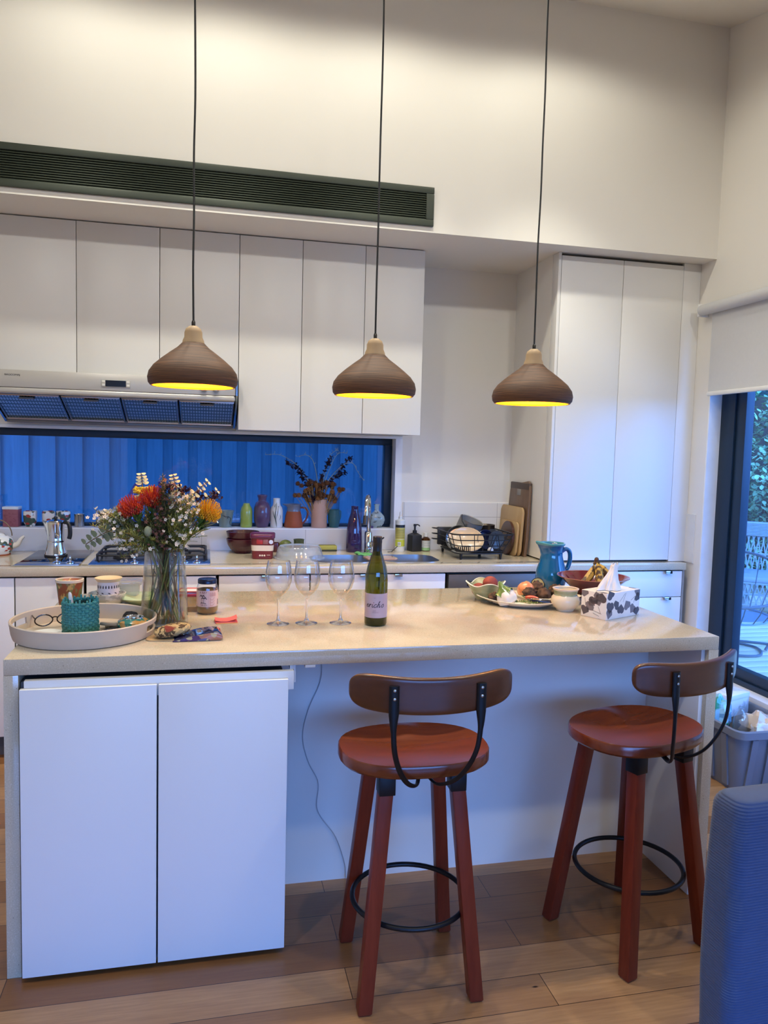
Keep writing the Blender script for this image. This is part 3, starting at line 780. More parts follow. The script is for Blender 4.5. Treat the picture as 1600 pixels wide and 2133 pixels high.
ringp = lambda r, z, ti, a: Vector((r*math.cos(a), r*math.sin(a), z+ti*math.sin(a)))
b = MB(); b.tube([ringp(.40, .60, .17, 2*PI*i/48) for i in range(48)], .011, 8, closed=True); b.build('rim', WIRE, wc)
b = MB(); b.tube([ringp(.27, .30, .02, 2*PI*i/40) for i in range(40)], .009, 8, closed=True)
b.lathe([(0, -.004), (.262, .0), (.262, .008), (0, .008)], (0, 0, .298), 40); b.build('seat', M('seat_disc', '#6f8396', .5, bp=(40, .3)), wc)
b = MB()
for k in range(18):
    a = 2*PI*k/18; b.tube([ringp(.27, .30, .02, a), ringp(.35, .45, .09, a), ringp(.40, .60, .17, a)], .0045, 6)
b.build('wire', WIRE, wc)
for k in range(3):
    a = 2*PI*k/3+.5
    MB().tube(bez([ringp(.38, .60, .17, a), ringp(.42, .42, .05, a), ringp(.40, .20, 0, a), ringp(.30, .012, 0, a)], 6), .012, 8).build('leg', WIRE, wc)
b = MB(); b.tube(bez([(4.1, 3.35, .0), (4.5, 3.45, .0), (4.9, 3.15, .0), (4.75, 2.85, 0), (4.45, 2.95, 0), (4.4, 3.2, .0), (4.8, 3.35, 0), (5.3, 3.0, 0)], 8), .010, 6)
tag(b.build('garden_hose', M('hose_grey', '#4c5a66', .5)), 'thin dark hose looped on the deck boards under the wire chair', 'hose')
rnd = random.Random(11)
b = MB(); hc = Vector((6.85, 5.6, 0)); hd_ = Vector((.78, -.62, 0)); hn = Vector((-.62, -.78, 0))
for k in range(9500):
    u = rnd.uniform(-1.5, 1.5); z = rnd.uniform(.1, 3.0)
    lump = .22*math.sin(u*4.1+1.3*z)+.16*math.sin(z*6.3+u*2)+.12*math.sin(u*9+z*5)
    if z > 2.62+.4*math.sin(u*3.3)*math.sin(u*1.7+1): continue
    p = hc+hd_*u+hn*(lump+rnd.uniform(-.30, .12))+Vector((0, 0, z))
    d = (hn*rnd.uniform(.1, 1)+hd_*rnd.uniform(-1, 1)+Vector((0, 0, rnd.uniform(-.9, .35))))
    b.leaf(p, d, rnd.uniform(.055, .095), rnd.uniform(.034, .052), up=(rnd.uniform(-.3, .3), rnd.uniform(-.3, .3), 1), m=0 if rnd.random() < .7 else 1)
for k in range(26):
    u = rnd.uniform(-2.1, 2.1); p = hc+hd_*u-hn*.25; b.tube([p+Vector((0, 0, -.3)), p+hn*.1+Vector((0, 0, 1.2)), p+Vector((rnd.uniform(-.1, .1), 0, 2.3))], .018, 6, m=2)
hg = b.build('hedge', [M('hedge_leaf', '#8fb58a', .45, nz=(4, .3)), M('hedge_leaf_dark', '#4f7a5c', .5, nz=(4, .3)), M('hedge_twig', '#3d3a30', .8)])
tag(hg, 'dense leafy green hedge beyond the deck outside the low window', 'hedge')
b = MB(); b.box(-2.4, 0, -.3, 2.4, .06, 2.5)  # added sheet behind the hedge, stands for the dark between its leaves
f2 = b.build('hedge_backing', M('hedge_gap_shade', '#2a3532', .9, nz=(5, .2))); tag(f2, 'dark backing sheet added as shade in the gaps of the hedge', 'fence', loc=(7.75, 6.7, 0), rz=math.radians(-38))

# ---------------------------------------------------------------- on the window sill
SZ = 1.0495; SY = 2.318
def glz(name, col, rough=.22, **k): return M(name, col, rough, nz=(6, .1), coat=.4, **k)
b = MB(); b.lathe([(0, 0), (.032, 0), (.036, .01), (.036, .115), (.030, .13), (.030, .14)], n=24).lathe([(.033, .138), (.033, .168), (0, .170)], n=24)
tag(b.build('storage_jar', glassy('blue_jar_glass', (.55, .75, .95), rim=.8, f0=.06, body='#8fb8e0', bodyfac=.25)), 'tall pale blue glass jar with lid at the end of the window sill', 'jar', loc=(-.578, 2.325, SZ))
tn = thing('tin', 'dusty pink square tin with a white lid on the sill', 'tin', (-.497, SY, SZ), math.radians(-4))
b = MB(); b.box(-.040, -.035, 0, .040, .035, .098, .004); b.build('body', spots('pink_tin', '#9a5a62', '#86464f', 60, .5, .7, .5), tn)
MB().box(-.042, -.037, .094, .042, .037, .110, .004).build('lid', M('tin_lid', '#e9eef0', .35), tn)
def mat_painted(name, base_c, seedrot):
    m, t, bb = base(name); v = coords(t, (1, 1, 1), (seedrot, seedrot*.6, seedrot*1.7))
    c = mixc(t, rampf(t, noise(t, v, 26, 1), .53, .57), lin(base_c), lin('#3d5348'))
    sepz = N(t, 'ShaderNodeSeparateXYZ'); cc = N(t, 'ShaderNodeTexCoord'); t.links.new(cc.outputs['Object'], sepz.inputs[0])
    vo = N(t, 'ShaderNodeTexVoronoi'); vo.inputs['Scale'].default_value = 24; t.links.new(coords(t, (1, 1, 1.7), (seedrot, .3, seedrot)), vo.inputs['Vector'])
    c = mixc(t, rampf(t, vo.outputs['Distance'], .26, .31, (1, 1, 1), (0, 0, 0)), c, lin('#a8372c'))
    t.links.new(c, bb.inputs['Base Color']); bb.inputs['Roughness'].default_value = .18; bb.inputs['Coat Weight'].default_value = .4; return m
def squircle(e=4.2):
    def fn(p, a, r, z):
        k = (abs(math.cos(a))**e+abs(math.sin(a))**e)**(-1/e); return Vector((r*k*math.cos(a), r*k*math.sin(a), z))
    return fn
cupprof = [(0, 0), (.021, 0), (.023, .006), (.031, .024), (.0335, .05), (.0335, .078), (.032, .084)]
for i, (x, lab) in enumerate(((-.405, 'white painted tea cup with red fish standing apart on the sill'), (-.312, 'white painted tea cup directly behind the coffee pot on the sill'), (-.236, 'white painted tea cup between the coffee pot and the steel beaker'))):
    vessel('tea_cup', lab, 'cup', shell(cupprof, .003), mat_painted('painted_cup_%s' % 'abc'[i], '#e7e4dc', i*1.3+.4), (x, SY, SZ), 40, group='painted tea cups on the sill', rz=.3*i, fn=squircle())
vessel('steel_beaker', 'small shiny steel beaker on the window sill', 'cup', shell([(0, 0), (.025, 0), (.026, .004), (.0275, .066), (.0295, .070)], .0015), STEEL, (-.151, SY, SZ), 32)
pot = thing('flower_pot', 'terracotta pot with a white rim half hidden behind the bouquet', 'pot', (.0, SY, SZ))
MB().lathe(shell([(0, 0), (.034, 0), (.036, .004), (.050, .075), (.052, .085)], .004), n=36).build('body', spots('speckled_clay', '#8f7d70', '#6f5a4c', 40, .45, .6, .6), pot)
MB().lathe([(.050, .080), (.055, .080), (.056, .092), (.050, .093), (.049, .080)], n=36).build('rim', M('pot_rim', '#dfe3e6', .3), pot, 'pale glazed rim')
def colglass(name, tint, body, f): return glassy(name, tint, rim=.75, f0=.06, power=3, body=body, bodyfac=f)
b = MB(); C = bez([(0, 0, 0), (.0, 0, .05), (.004, 0, .12), (.022, 0, .19), (.045, 0, .243)], 8); L = len(C)
b.tube(C, [.040-.026*(i/(L-1))**1.3 for i in range(L)], 20)
tag(b.build('art_glass_vase', colglass('purple_glass', (.55, .42, .85), '#6f5fb0', .45)), 'leaning purple glass vase behind the yellow bouquet flower', 'vase', loc=(.115, 2.325, SZ))
vessel('art_glass_vase', 'slim violet blue glass bottle with a long neck behind the bouquet', 'vase', [(0, 0), (.034, 0), (.040, .02), (.038, .07), (.022, .14), (.013, .18), (.012, .255), (.014, .26), (.010, .258)], colglass('violet_glass', (.30, .28, .85), '#4248b8', .5), (.283, 2.325, SZ), 24)
vessel('art_glass_vase', 'turquoise glass vase behind the bouquet', 'vase', [(0, 0), (.03, 0), (.036, .03), (.03, .12), (.020, .19), (.024, .232), (.021, .232)], colglass('turquoise_glass', (.45, .85, .95), '#6fc3d8', .5), (.392, 2.32, SZ), 24)
cup = thing('milk_jug', 'small grey-green cup with a painted black branch on the sill', 'jug', (.648, SY, SZ))
CELAD = glz('celadon_grey', '#7d8f8c')
MB().lathe(shell([(0, 0), (.032, 0), (.034, .004), (.045, .085), (.048, .095)], .004), n=36, fn=lambda p, a, r, z: Vector((p.x*(1+.08*max(0, math.cos(a))**6*max(0, z-.06)/.03), p.y, z))).build('body', CELAD, cup)
MB().tube(bez([(-.043, 0, .08), (-.062, 0, .07), (-.060, 0, .04), (-.038, 0, .022)], 6), .005, 8).build('handle', CELAD, cup)
b = MB()
for P in ([(.035, .052), (.018, .063), (.0, .062), (-.018, .071)], [(.018, .063), (.01, .052)], [(.035, .052), (.028, .03), (.035, .012)], [(.0, .062), (-.006, .070)]):
    C = []
    for a, z in P:
        r = .0343+(.045-.0343)*z/.085+.0006; th = -PI/2+a/r; C.append((r*math.cos(th), r*math.sin(th), z))
    b.tube(bez(C, 5), .0016, 6)
b.build('painted_branch', M('brush_black', '#22262a', .4), cup)
vessel('bud_vase', 'lime green bottle shaped vase on the sill', 'vase', shell([(0, 0), (.032, 0), (.035, .006), (.035, .09), (.031, .112), (.020, .130), (.019, .138)], .003), glz('lime_glaze', '#9fb455', .25), (.769, SY, SZ), 32)
vessel('shoulder_vase', 'tall purple glazed vase between the lime and the white vases', 'vase', shell([(0, 0), (.030, 0), (.036, .006), (.047, .035), (.049, .075), (.047, .115), (.038, .142), (.025, .155), (.024, .170), (.029, .180), (.0295, .188), (.027, .190)], .004), glz('purple_glaze', '#5a4668', .2), (.860, SY, SZ), 40)
wv = thing('painted_bottle_vase', 'white bottle vase with a painted green iris leaf on the sill', 'vase', (.944, SY-.004, SZ))
WVP = shell([(0, 0), (.033, 0), (.037, .006), (.037, .10), (.032, .118), (.023, .130), (.0205, .145), (.0205, .170)], .003)
MB().lathe(WVP, n=36).build('body', M('white_porcelain', '#dfe2e2', .22, coat=.3), wv)
b = MB()
for P, w0 in (([(.004, .004), (.0, .03), (-.006, .07), (-.002, .11), (.004, .15)], .006), ([(.002, .01), (-.006, .05), (-.018, .085), (-.022, .115)], .004), ([(.0, .05), (.008, .09), (.014, .122), (.022, .12)], .004), ([(-.004, .06), (-.012, .12), (-.006, .14)], .003), ([(.018, .045), (.026, .06), (.024, .075)], .0025)):
    C = []
    for a, z in P:
        r = .0372 if z < .10 else .0372-(.0167)*min(1, (z-.10)/.04); r += .0008; th = -PI/2-.12+a/.037; C.append((r*math.cos(th), r*math.sin(th), z))
    Cc = bez(C, 6); L = len(Cc); b.tube(Cc, [max(.0006, w0*.5*math.sin(PI*(i+.6)/(L+.4))) for i in range(L)], 6)
b.build('painted_leaf', M('leaf_paint', '#45584f', .4), wv)
jg = thing('terracotta_jug', 'terracotta jug with a blue-grey glazed neck and a handle on the sill', 'jug', (1.045, SY, SZ))
JP = [(0, 0), (.054, 0), (.056, .004), (.053, .03), (.046, .075), (.041, .095), (.040, .12), (.043, .132), (.046, .137)]
MB().lathe(shell(JP, .004), n=40, m=[0]*5+[1]*12, fn=lambda p, a, r, z: Vector((p.x-(.020*max(0, -math.cos(a))**8 if z > .125 else 0), p.y, z))).build('body', [M('raw_terracotta', '#9a4f2e', .6, nz=(50, .15), st=(1, 1, 6)), glz('jug_glaze', '#6d7489')], jg)
MB().tube(bez([(.038, 0, .117), (.070, 0, .113), (.084, 0, .085), (.074, 0, .045), (.052, 0, .018)], 8), [.0055]*33, 10, flat=1.3).build('handle', M('raw_terracotta_dark', '#7c4136', .5), jg)
vessel('cylinder_vase', 'pink-beige cylinder vase holding dried flowers on the sill', 'vase', shell([(0, 0), (.046, 0), (.048, .004), (.0465, .06), (.049, .12), (.0485, .165), (.047, .169)], .005), M('pink_clay', '#c2a194', .7, nz=(20, .05)), (1.198, SY, SZ), 40)
tj = thing('little_jug', 'small teal jug on the sill beside the pink cylinder vase', 'jug', (1.288, SY, SZ))
TEAL = M('teal_glaze', '#2f5f68', .5)
MB().lathe(shell([(0, 0), (.026, 0), (.028, .004), (.036, .035), (.0365, .07), (.031, .10), (.033, .107)], .003), n=36, fn=lambda p, a, r, z: Vector((p.x-(.012*max(0, -math.cos(a))**10 if z > .09 else 0), p.y, z))).build('body', TEAL, tj)
MB().tube(bez([(.032, 0, .10), (.040, 0, .095), (.040, 0, .06), (.034, 0, .045)], 5), .0035, 8).build('handle', TEAL, tj)
fl = thing('flask_vase', 'flat round celadon flask vase with a narrow neck by the window edge', 'vase', (1.549, SY-.004, SZ))
CEL = glz('celadon_pale', '#9db0b4', .2)
MB().lathe([(0, 0), (.024, 0), (.028, .004), (.046, .025), (.052, .047), (.047, .069), (.030, .088), (.016, .100), (.0135, .112), (.014, .132), (.020, .142), (.016, .142), (.010, .13)], n=40, sy=.55).build('body', spots('celadon_print', '#9db0b4', '#5a6660', 38, .56, .64, .2, .4, st=(1, 1, 1.4)), fl)
b = MB().box(-.016, -.008, 0, .016, .008, .013, .003); tag(b.build('purple_soap', M('purple_soap', '#4f3d6c', .5)), 'small purple bar lying on the sill in front of the flask vase', 'soap', loc=(1.505, 2.275, SZ))

# ---------------------------------------------------------------- on the back worktop
CZ = .9217
tp = thing('teapot', 'round white teapot painted with green leaves and red fish', 'teapot', (-.525, 2.10, CZ))
TPM = mat_painted('painted_teapot', '#e3e2dc', 2.2); CRM = glz('cream_glaze', '#d8d0c2')
MB().lathe([(0, 0), (.060, 0), (.064, .006), (.082, .035), (.084, .060), (.075, .085), (.055, .100), (.040, .104)], n=40).build('body', TPM, tp)
l = MB().lathe([(.042, .103), (.040, .110), (.022, .117), (0, .118)], n=32).build('lid', TPM, tp); MB().sph((0, 0, .125), (.012, .012, .010), 14, 8).build('knob', M('knob_red', '#7a3a34', .3), l)
MB().lathe([(.066, 0), (.067, .006), (.064, .008)], n=40).build('base_ring', M('raw_terracotta', '#9a4f2e', .6), tp)
C = bez([(.070, 0, .045), (.100, 0, .055), (.118, 0, .082), (.135, 0, .098)], 8); MB().tube(C, [.017-.011*i/(len(C)-1) for i in range(len(C))], 14).build('spout', CRM, tp, 'plain cream spout')
MB().tube([(0.06*math.cos(a)*1.25, 0, .10+.085*math.sin(a)) for a in [PI*i/20 for i in range(21)]], .003, 8).build('handle', M('handle_brass', '#7d6a50', .35, .6), tp)

ih = thing('induction_hob', 'black glass hob with a steel control strip under the coffee pot', 'hob', (0, 0, 0))
MB().box(-.348, 1.775, CZ, -.062, 2.235, CZ+.006, .001).build('glass_plate', M('black_glass', '#0c0d10', .06, nz=None), ih)
MB().box(-.350, 1.680, CZ, -.058, 1.774, CZ+.008, .002).build('control_strip', STEEL, ih)
def hobknob(par, x, y, z, k=0):
    b = MB(); b.lathe([(.023, 0), (.0225, .004), (.013, .010), (0, .011)], (x, y, z), 24); b.box(-.0055, -.013, .005, .0055, .013, .036, .003, mtx=Matrix.Translation((x, y, z)) @ Matrix.Rotation(k, 4, 'Z'))
    b.build('knob', CHROME, par)
hobknob(ih, -.165, 1.725, CZ+.008, .25); hobknob(ih, -.105, 1.725, CZ+.008, .2)
gh = thing('gas_hob', 'stainless gas hob with black trivets behind the flower vase', 'hob', (0, 0, 0))
HOBM = M('hob_steel', '#c3c6ca', .22, 1, nz=(40, .04), st=(14, 1, 1))
b = MB(); b.box(-.018, 1.682, CZ, .562, 2.238, CZ+.007, .002); b.build('tray', HOBM, gh)
PITM = M('enamel_black', '#101114', .25); IRON = M('cast_iron', '#15161a', .45, nz=(60, .2), bp=(200, .15))
for cx, y0, y1 in ((.125, 1.79, 2.205), (.42, 1.79, 2.205)):
    b = MB(); b.prism(rrect(cx-.130, y0, cx+.130, y1, .03), CZ+.007, CZ+.0095, 'xy', bev=.001); pit = b.build('spill_tray', PITM, gh)
    for cyy, R in (((y0+.115), .052), ((y1-.115), .042)):
        b = MB(); b.lathe([(R, 0), (R*.95, .010), (R*.6, .012), (R*.62, .018), (R*.58, .024), (0, .025)], (cx, cyy, CZ+.0095), 28); b.build('burner', IRON, gh)
    b = MB(); zt = CZ+.042
    q = rrect(cx-.120, y0+.012, cx+.120, y1-.012, .028, 4); b.tube([(x, y, zt-.008) for x, y in q], .005, 8, closed=True)
    for cyy in (y0+.115, y1-.115):
        for a in range(4):
            th = PI/2*a; dx, dy = math.cos(th), math.sin(th)
            b.tube([(cx+dx*.118, cyy+dy*(.10 if dy else 1), zt-.010), (cx+dx*.085, cyy+dy*.085, zt), (cx+dx*.03, cyy+dy*.03, zt)], .0052, 6)
    for px in (-.118, .118):
        for py in (y0+.04, (y0+y1)/2, y1-.04): b.tube([(cx+px, py, CZ+.0075), (cx+px, py, zt-.004)], .006, 6)
    for px, py in ((0, y0+.012), (0, y1-.012)): b.box(cx-.006, py-.006, zt-.008, cx+.006, py+.006, zt+.014, .002)
    b.build('trivet', IRON, gh)
for x in (.195, .435, .495): hobknob(gh, x, 1.728, CZ+.007, .05)
mk = thing('moka_pot', 'polished steel stovetop coffee pot with a black handle', 'coffee pot', (-.218, 2.0, CZ+.0065))
MB().lathe([(0, 0), (.055, 0), (.0555, .010), (.053, .020), (.042, .070), (.042, .074)], n=48, m=0).build('boiler', CHROME, mk)
MB().lathe([(.056, .0), (.0565, .008), (.054, .012)], n=48).build('base_ring', M('rubber_black', '#1c1a1c', .5), mk)
b = MB(); b.lathe([(.042, .074), (.043, .079), (.0425, .085), (.0405, .10), (.0425, .165), (.046, .178), (.043, .179), (.038, .165)], n=48, fn=lambda p, a, r, z: Vector((p.x-(.016*max(0, -math.cos(a))**14 if z > .16 else 0), p.y, z))); b.build('upper_pot', CHROME, mk)
l = MB().lathe([(.044, .178), (.040, .184), (.012, .190), (0, .190)], n=40).build('lid', CHROME, mk); MB().lathe([(.006, .19), (.010, .197), (.008, .204), (0, .205)], n=16).build('knob', M('bakelite', '#141416', .35), l)
MB().tube(bez([(.040, -.012, .176), (.062, -.02, .172), (.072, -.024, .15), (.073, -.024, .115), (.068, -.022, .092)], 7), [.0075+.004*min(1, i/14) for i in range(29)], 12, flat=.8).build('handle', M('bakelite', '#141416', .35), mk)

MAR = M('maroon_glaze', '#4a1a24', .25, nz=(30, .25), st=(1, 1, 6), coat=.4)
bowlp = shell([(0, 0), (.046, 0), (.050, .006), (.068, .020), (.085, .048), (.091, .074), (.093, .080)], .005)
wav = lambda p, a, r, z: Vector((p.x*(1+.004*math.sin(z*600)), p.y*(1+.004*math.sin(z*600)), z))
vessel('mixing_bowl', 'maroon glazed bowl, lower one of the stacked pair', 'bowl', bowlp, MAR, (.742, 2.145, CZ), 48, group='stacked maroon bowls', fn=wav)
vessel('mixing_bowl', 'maroon glazed bowl, upper one of the stacked pair', 'bowl', bowlp, MAR, (.742, 2.145, CZ+.040), 48, group='stacked maroon bowls', fn=wav)
it = thing('dessert_tub', 'maroon square tub with a white band on the worktop', 'tub', (.838, 1.93, CZ), math.radians(-6))
TUBC = M('tub_maroon', '#6a1f24', .35)
sq = squircle(5.5)
MB().lathe([(0, 0), (.052, 0), (.055, .003), (.063, .118), (0, .118)], n=48, fn=sq).build('body', TUBC, it)
MB().lathe([(.0655, .112), (.067, .114), (.067, .130), (.064, .134), (.058, .131), (0, .131)], n=48, fn=sq).build('lid', M('tub_lid', '#5f2540', .25), it)
band = lambda z: .055+.008*(z-.003)/.115+.0004
MB().lathe([(band(.045), .045), (band(.075), .075)], n=48, fn=sq).build('label_band', M('label_cream', '#d9cbb9', .5), it)
b = MB(); b.box(-.030, -.0622, .082, .002, -.0595, .110, .001, m=0); b.box(.004, -.0622, .082, .030, -.0598, .108, .001, m=1); b.build('print', [M('print_red', '#a32d2c', .4), M('print_rose', '#8e5a58', .4)], it)
MB().lathe([(.011, 0), (.0112, .001), (0, .0012)], (0, 0, 0), 20, mtx=Matrix.Translation((.046, -.0617, .094)) @ Matrix.Rotation(PI/2, 4, 'X')).build('sticker', M('sticker_pale', '#c5cbe0', .4), it)
b = MB()
for x in (-.012, 0, .012): b.sph((x, -.0570, .020), (.005, .002, .005), 10, 6)
b.box(.024, -.0585, .022, .042, -.0565, .024); b.build('icon', M('label_cream', '#d9cbb9', .5), it)
vessel('egg_cup', 'tiny maroon cup behind the square maroon tub', 'cup', shell([(0, 0), (.020, 0), (.024, .01), (.026, .05), (.025, .053)], .003), MAR, (.925, 2.17, CZ), 28)
av = MB().sph((0, 0, .034), (.042, .034, .034), 20, 12, fn=lambda d: 1-.15*max(0, d.x)); tag(av.build('avocado', spots('avocado_skin', '#4a5526', '#6f7a34', 30, .45, .6, .45)), 'green avocado between the maroon cup and the green glass', 'avocado', loc=(.99, 2.19, CZ))
vessel('glass_tumbler', 'small patterned green glass tumbler under the window', 'glass', shell([(0, 0), (.026, 0), (.028, .004), (.030, .066), (.0325, .072)], .003), colglass('olive_glass', (.50, .58, .42), '#4f5f45', .5), (1.062, 2.17, CZ), 28)
cv = MB(); cv.lathe([(.139, 0), (.139, .006), (.130, .010), (.116, .058), (.108, .068), (.06, .072), (0, .073)], n=56)
tag(cv.build('cake_cover', glassy('frosted_plastic', (.90, .92, .95), rim=.6, f0=.08, rough=.12, body='#c4ccd8', bodyfac=.33)), 'clear plastic microwave cover upside on the worktop next to the sink', 'cover', loc=(1.035, 1.905, CZ))
b = MB(); b.box(-.052, -.030, 0, .052, .030, .010, .004, m=1); b.box(-.052, -.030, .0085, .052, .030, .034, .006, m=0)
tag(b.build('sponge', [M('sponge_yellow', '#9b9548', .9, bp=(160, .6)), M('scourer', '#33372a', .95)]), 'yellow kitchen sponge with a dark scouring side under the window', 'sponge', loc=(1.235, 2.205, CZ))
vessel('tall_vase', 'tall dark purple glass vase standing behind the tap', 'vase', [(0, 0), (.044, 0), (.0475, .006), (.0475, .06), (.044, .13), (.035, .19), (.024, .225), (.020, .25), (.021, .268), (.018, .268)], colglass('plum_glass', (.34, .24, .52), '#3a2a55', .55), (1.385, 2.165, CZ), 40)
tap = thing('kitchen_tap', 'chrome gooseneck kitchen tap with side lever behind the sink', 'tap', (1.462, 2.13, CZ))
MB().lathe([(0, 0), (.026, 0), (.026, .004), (.022, .008), (.022, .118), (.018, .124), (.0125, .126)], n=32).build('body', CHROME, tap)
C = bez([(0, 0, .12), (0, 0, .20), (0, 0, .262), (-.006, -.020, .305), (-.020, -.060, .332), (-.034, -.098, .318), (-.042, -.122, .275), (-.046, -.132, .225)], 8)
MB().tube(C, .0125, 18).build('spout', CHROME, tap)
d = Vector((-.004, -.010, -.05)); p = Vector((-.046, -.132, .226))
sp = MB().tube([p, p+d*.3, p+d*1.0], [.0135, .0145, .0145], 18).build('nozzle', M('nozzle_dark', '#3a3c40', .3, .5), tap)
v = MB().tube([(0.015, -.012, .055), (.034, -.030, .050)], .017, 20).sph((.036, -.032, .050), .021, 20, 12).build('valve', CHROME, tap)
MB().tube([(.046, -.036, .062), (.082, -.052, .094)], .0042, 10).build('lever', M('lever_dark', '#26282c', .35, .5), v)
def cloth(u, v_): return Vector((-.062+.124*u, -.05+.10*v_, .006+.006*math.sin(u*7+v_*3)*math.sin(v_*5)+.004*math.sin(u*13)))
b = MB(); b.grid(cloth, 18, 14)
o = tag(b.build('dish_cloth', M('green_cloth', '#5fa05f', .9, bp=(200, .4))), 'bright green dish cloth on the ledge between the sink bowls', 'cloth', loc=(1.435, 2.035, CZ), rz=.05)
md = o.modifiers.new('solid', 'SOLIDIFY'); md.thickness = .006; md.offset = 1
b = MB(); b.prism(rrect(-.085, -.065, .085, .065, .02), 0, .010, bev=.003); b.prism(rrect(-.070, -.050, .070, .050, .016), .0095, .0105)
tag(b.build('soap_tray', M('pink_board', '#b48f78', .15, coat=.5)), 'glossy pinkish tray lying over the divider of the sink', 'tray', loc=(1.475, 1.86, CZ), rz=.1)
b = MB(); b.leaf((0, 0, .004), (.5, -.2, .55), .05, .03); b.tube([(-.02, .01, .003), (0, 0, .005)], .0022, 6)
o = tag(b.build('spoon_rest', M('pewter', '#6e6a60', .35, .6)), 'small pewter leaf shaped spoon standing beside the wine bottle cap', 'spoon', loc=(1.60, 2.12, CZ)); o.modifiers.new('solid', 'SOLIDIFY').thickness = .002
yb = thing('cleaner_bottle', 'white squeeze bottle with yellow labels and a nozzle on the worktop', 'bottle', (1.663, 2.175, CZ))
WPL = M('white_plastic', '#dcdedb', .35)
MB().lathe([(0, 0), (.027, 0), (.029, .004), (.029, .165), (.0275, .17)], n=32).build('body', WPL, yb)
MB().lathe([(.0292, .165), (.0295, .186), (.018, .190), (.011, .193), (.011, .207), (.007, .211), (.006, .226), (.004, .236), (0, .237)], n=28).build('cap', WPL, yb)
def wraplabel(b, r, z0, z1, a0, a1, m=0, n=14):
    b.grid(lambda u, v_: Vector((r*math.cos(a0+(a1-a0)*u), r*math.sin(a0+(a1-a0)*u), z0+(z1-z0)*v_)), n, 2, m)
b = MB(); A0, A1 = -PI*.95, -PI*.05
wraplabel(b, .0293, .143, .160, A0, A1, 1); wraplabel(b, .0293, .074, .142, A0, A1, 2); wraplabel(b, .0293, .032, .072, A0, A1, 3); wraplabel(b, .0297, .036, .058, -PI*.72, -PI*.50, 0)
for k in range(6): wraplabel(b, .0299, .039, .055, -PI*.71+k*.1, -PI*.71+k*.1+(.05 if k % 2 else .03), 1, 3)
for k in range(5): wraplabel(b, .0296, .082+.011*k, .086+.011*k, A0+.4, A1-.6-.12*(k % 3), 4)
b.build('label', [WPL, M('label_black', '#20242a', .4), M('label_olive', '#b5ad55', .45), M('label_lime', '#b9bf3f', .45), M('label_text', '#8a8350', .5)], yb)
so = thing('soap_dispenser', 'square matt black soap dispenser with pump', 'dispenser', (1.757, 2.185, CZ), math.radians(14))
SOAPM = M('matt_black', '#1b1d24', .55)
b = MB(); b.box(-.033, -.033, 0, .033, .033, .098, .005); b.lathe([(.044, .0), (.018, .012), (0, .013)], (0, 0, .097), 4, mtx=Matrix.Rotation(PI/4, 4, 'Z')); b.build('body', SOAPM, so)
pm = MB().lathe([(.013, .108), (.0125, .124), (.006, .126), (.006, .148), (.009, .149), (.009, .162), (0, .163)], n=24).build('pump', SOAPM, so)
MB().tube(bez([(.0, 0, .157), (.016, 0, .158), (.028, 0, .154), (.033, 0, .148)], 5), .0035, 8).build('spout', SOAPM, pm)
mb = thing('amber_bottle', 'small amber bottle with white cap and green-white label', 'bottle', (1.828, 2.19, CZ))
MB().lathe([(0, 0), (.026, 0), (.0275, .004), (.0275, .070), (.020, .080), (.0115, .085), (.0115, .092)], n=28).build('body', colglass('amber_glass', (.45, .22, .06), '#4a2a0e', .6), mb)
MB().lathe([(.0135, .086), (.0135, .108), (0, .109)], n=20).build('cap', WPL, mb)
b = MB(); wraplabel(b, .0279, .022, .064, A0, A1, 0); wraplabel(b, .0279, .004, .0215, A0, A1, 1)
for k in range(6): wraplabel(b, .0282, .028+.006*k, .030+.006*k, A0+.5+.1*(k % 2), A1-.5-.15*(k % 3), 2)
b.build('label', [M('label_white', '#cfd3cc', .5), M('label_mint', '#8fb77c', .5), M('label_grey', '#8a8f88', .5)], mb)

# dish rack and what is in it
rk = thing('dish_rack', 'black wire dish rack with a plate comb beside the sink', 'dish rack', (2.06, 1.985, CZ))
DR = M('rack_black', '#17181c', .45, .3)
def rloop(k, z): # rounded rectangle loop growing upwards
    return [(x, y, z) for x, y in rrect(-.155-.030*k, -.185-.012*k, .125+.055*k, .185+.012*k, .05, 4)]
b = MB()
for k, z in ((1, .142), (.66, .110), (.33, .078), (0, .046)): b.tube(rloop(k, z), .0028 if k < 1 else .0042, 6, closed=True)
b.build('basket', DR, rk)
b = MB()
L0, L1 = rloop(0, .046), rloop(1, .142)
for i in range(0, len(L0), 3): MB().tube([L0[i], L1[i]], .0024, 6).build('upright', DR, rk)
for t_ in (.25, .5, .75):
    for e in ((4, 5), (14, 15), (9, 10), (19, 0)):
        A = Vector(L0[e[0]]).lerp(Vector(L0[e[1]]), t_); B = Vector(L1[e[0]]).lerp(Vector(L1[e[1]]), t_); MB().tube([A, B], .0024, 6).build('upright', DR, rk)
b = MB()
for k in range(11): y = -.17+.034*k; b.tube([(-.15, y, .046), (.12, y, .046)], .0022, 6)
b.build('base_wire', DR, rk)
MB().prism(rrect(-.16, -.18, .13, .18, .05), .030, .036, bev=.002).build('drip_tray', M('tray_black', '#1d1f22', .4), rk)
for x, y in ((-.135, -.17), (.10, -.17), (-.135, .17), (.10, .17)): MB().lathe([(0, 0), (.006, 0), (.010, .034), (0, .034)], (x, y, 0), 12).build('foot', DR, rk)
b = MB()
for k in range(8):
    y = -.150+.036*k; b.tube([(.16-.12, y, .05), (.16-.10, y, .13), (.16-.085, y+.004, .146), (.16-.07, y, .13), (.16-.055, y, .05)], .0026, 6)
b.build('plate_comb', DR, rk)
b = MB()
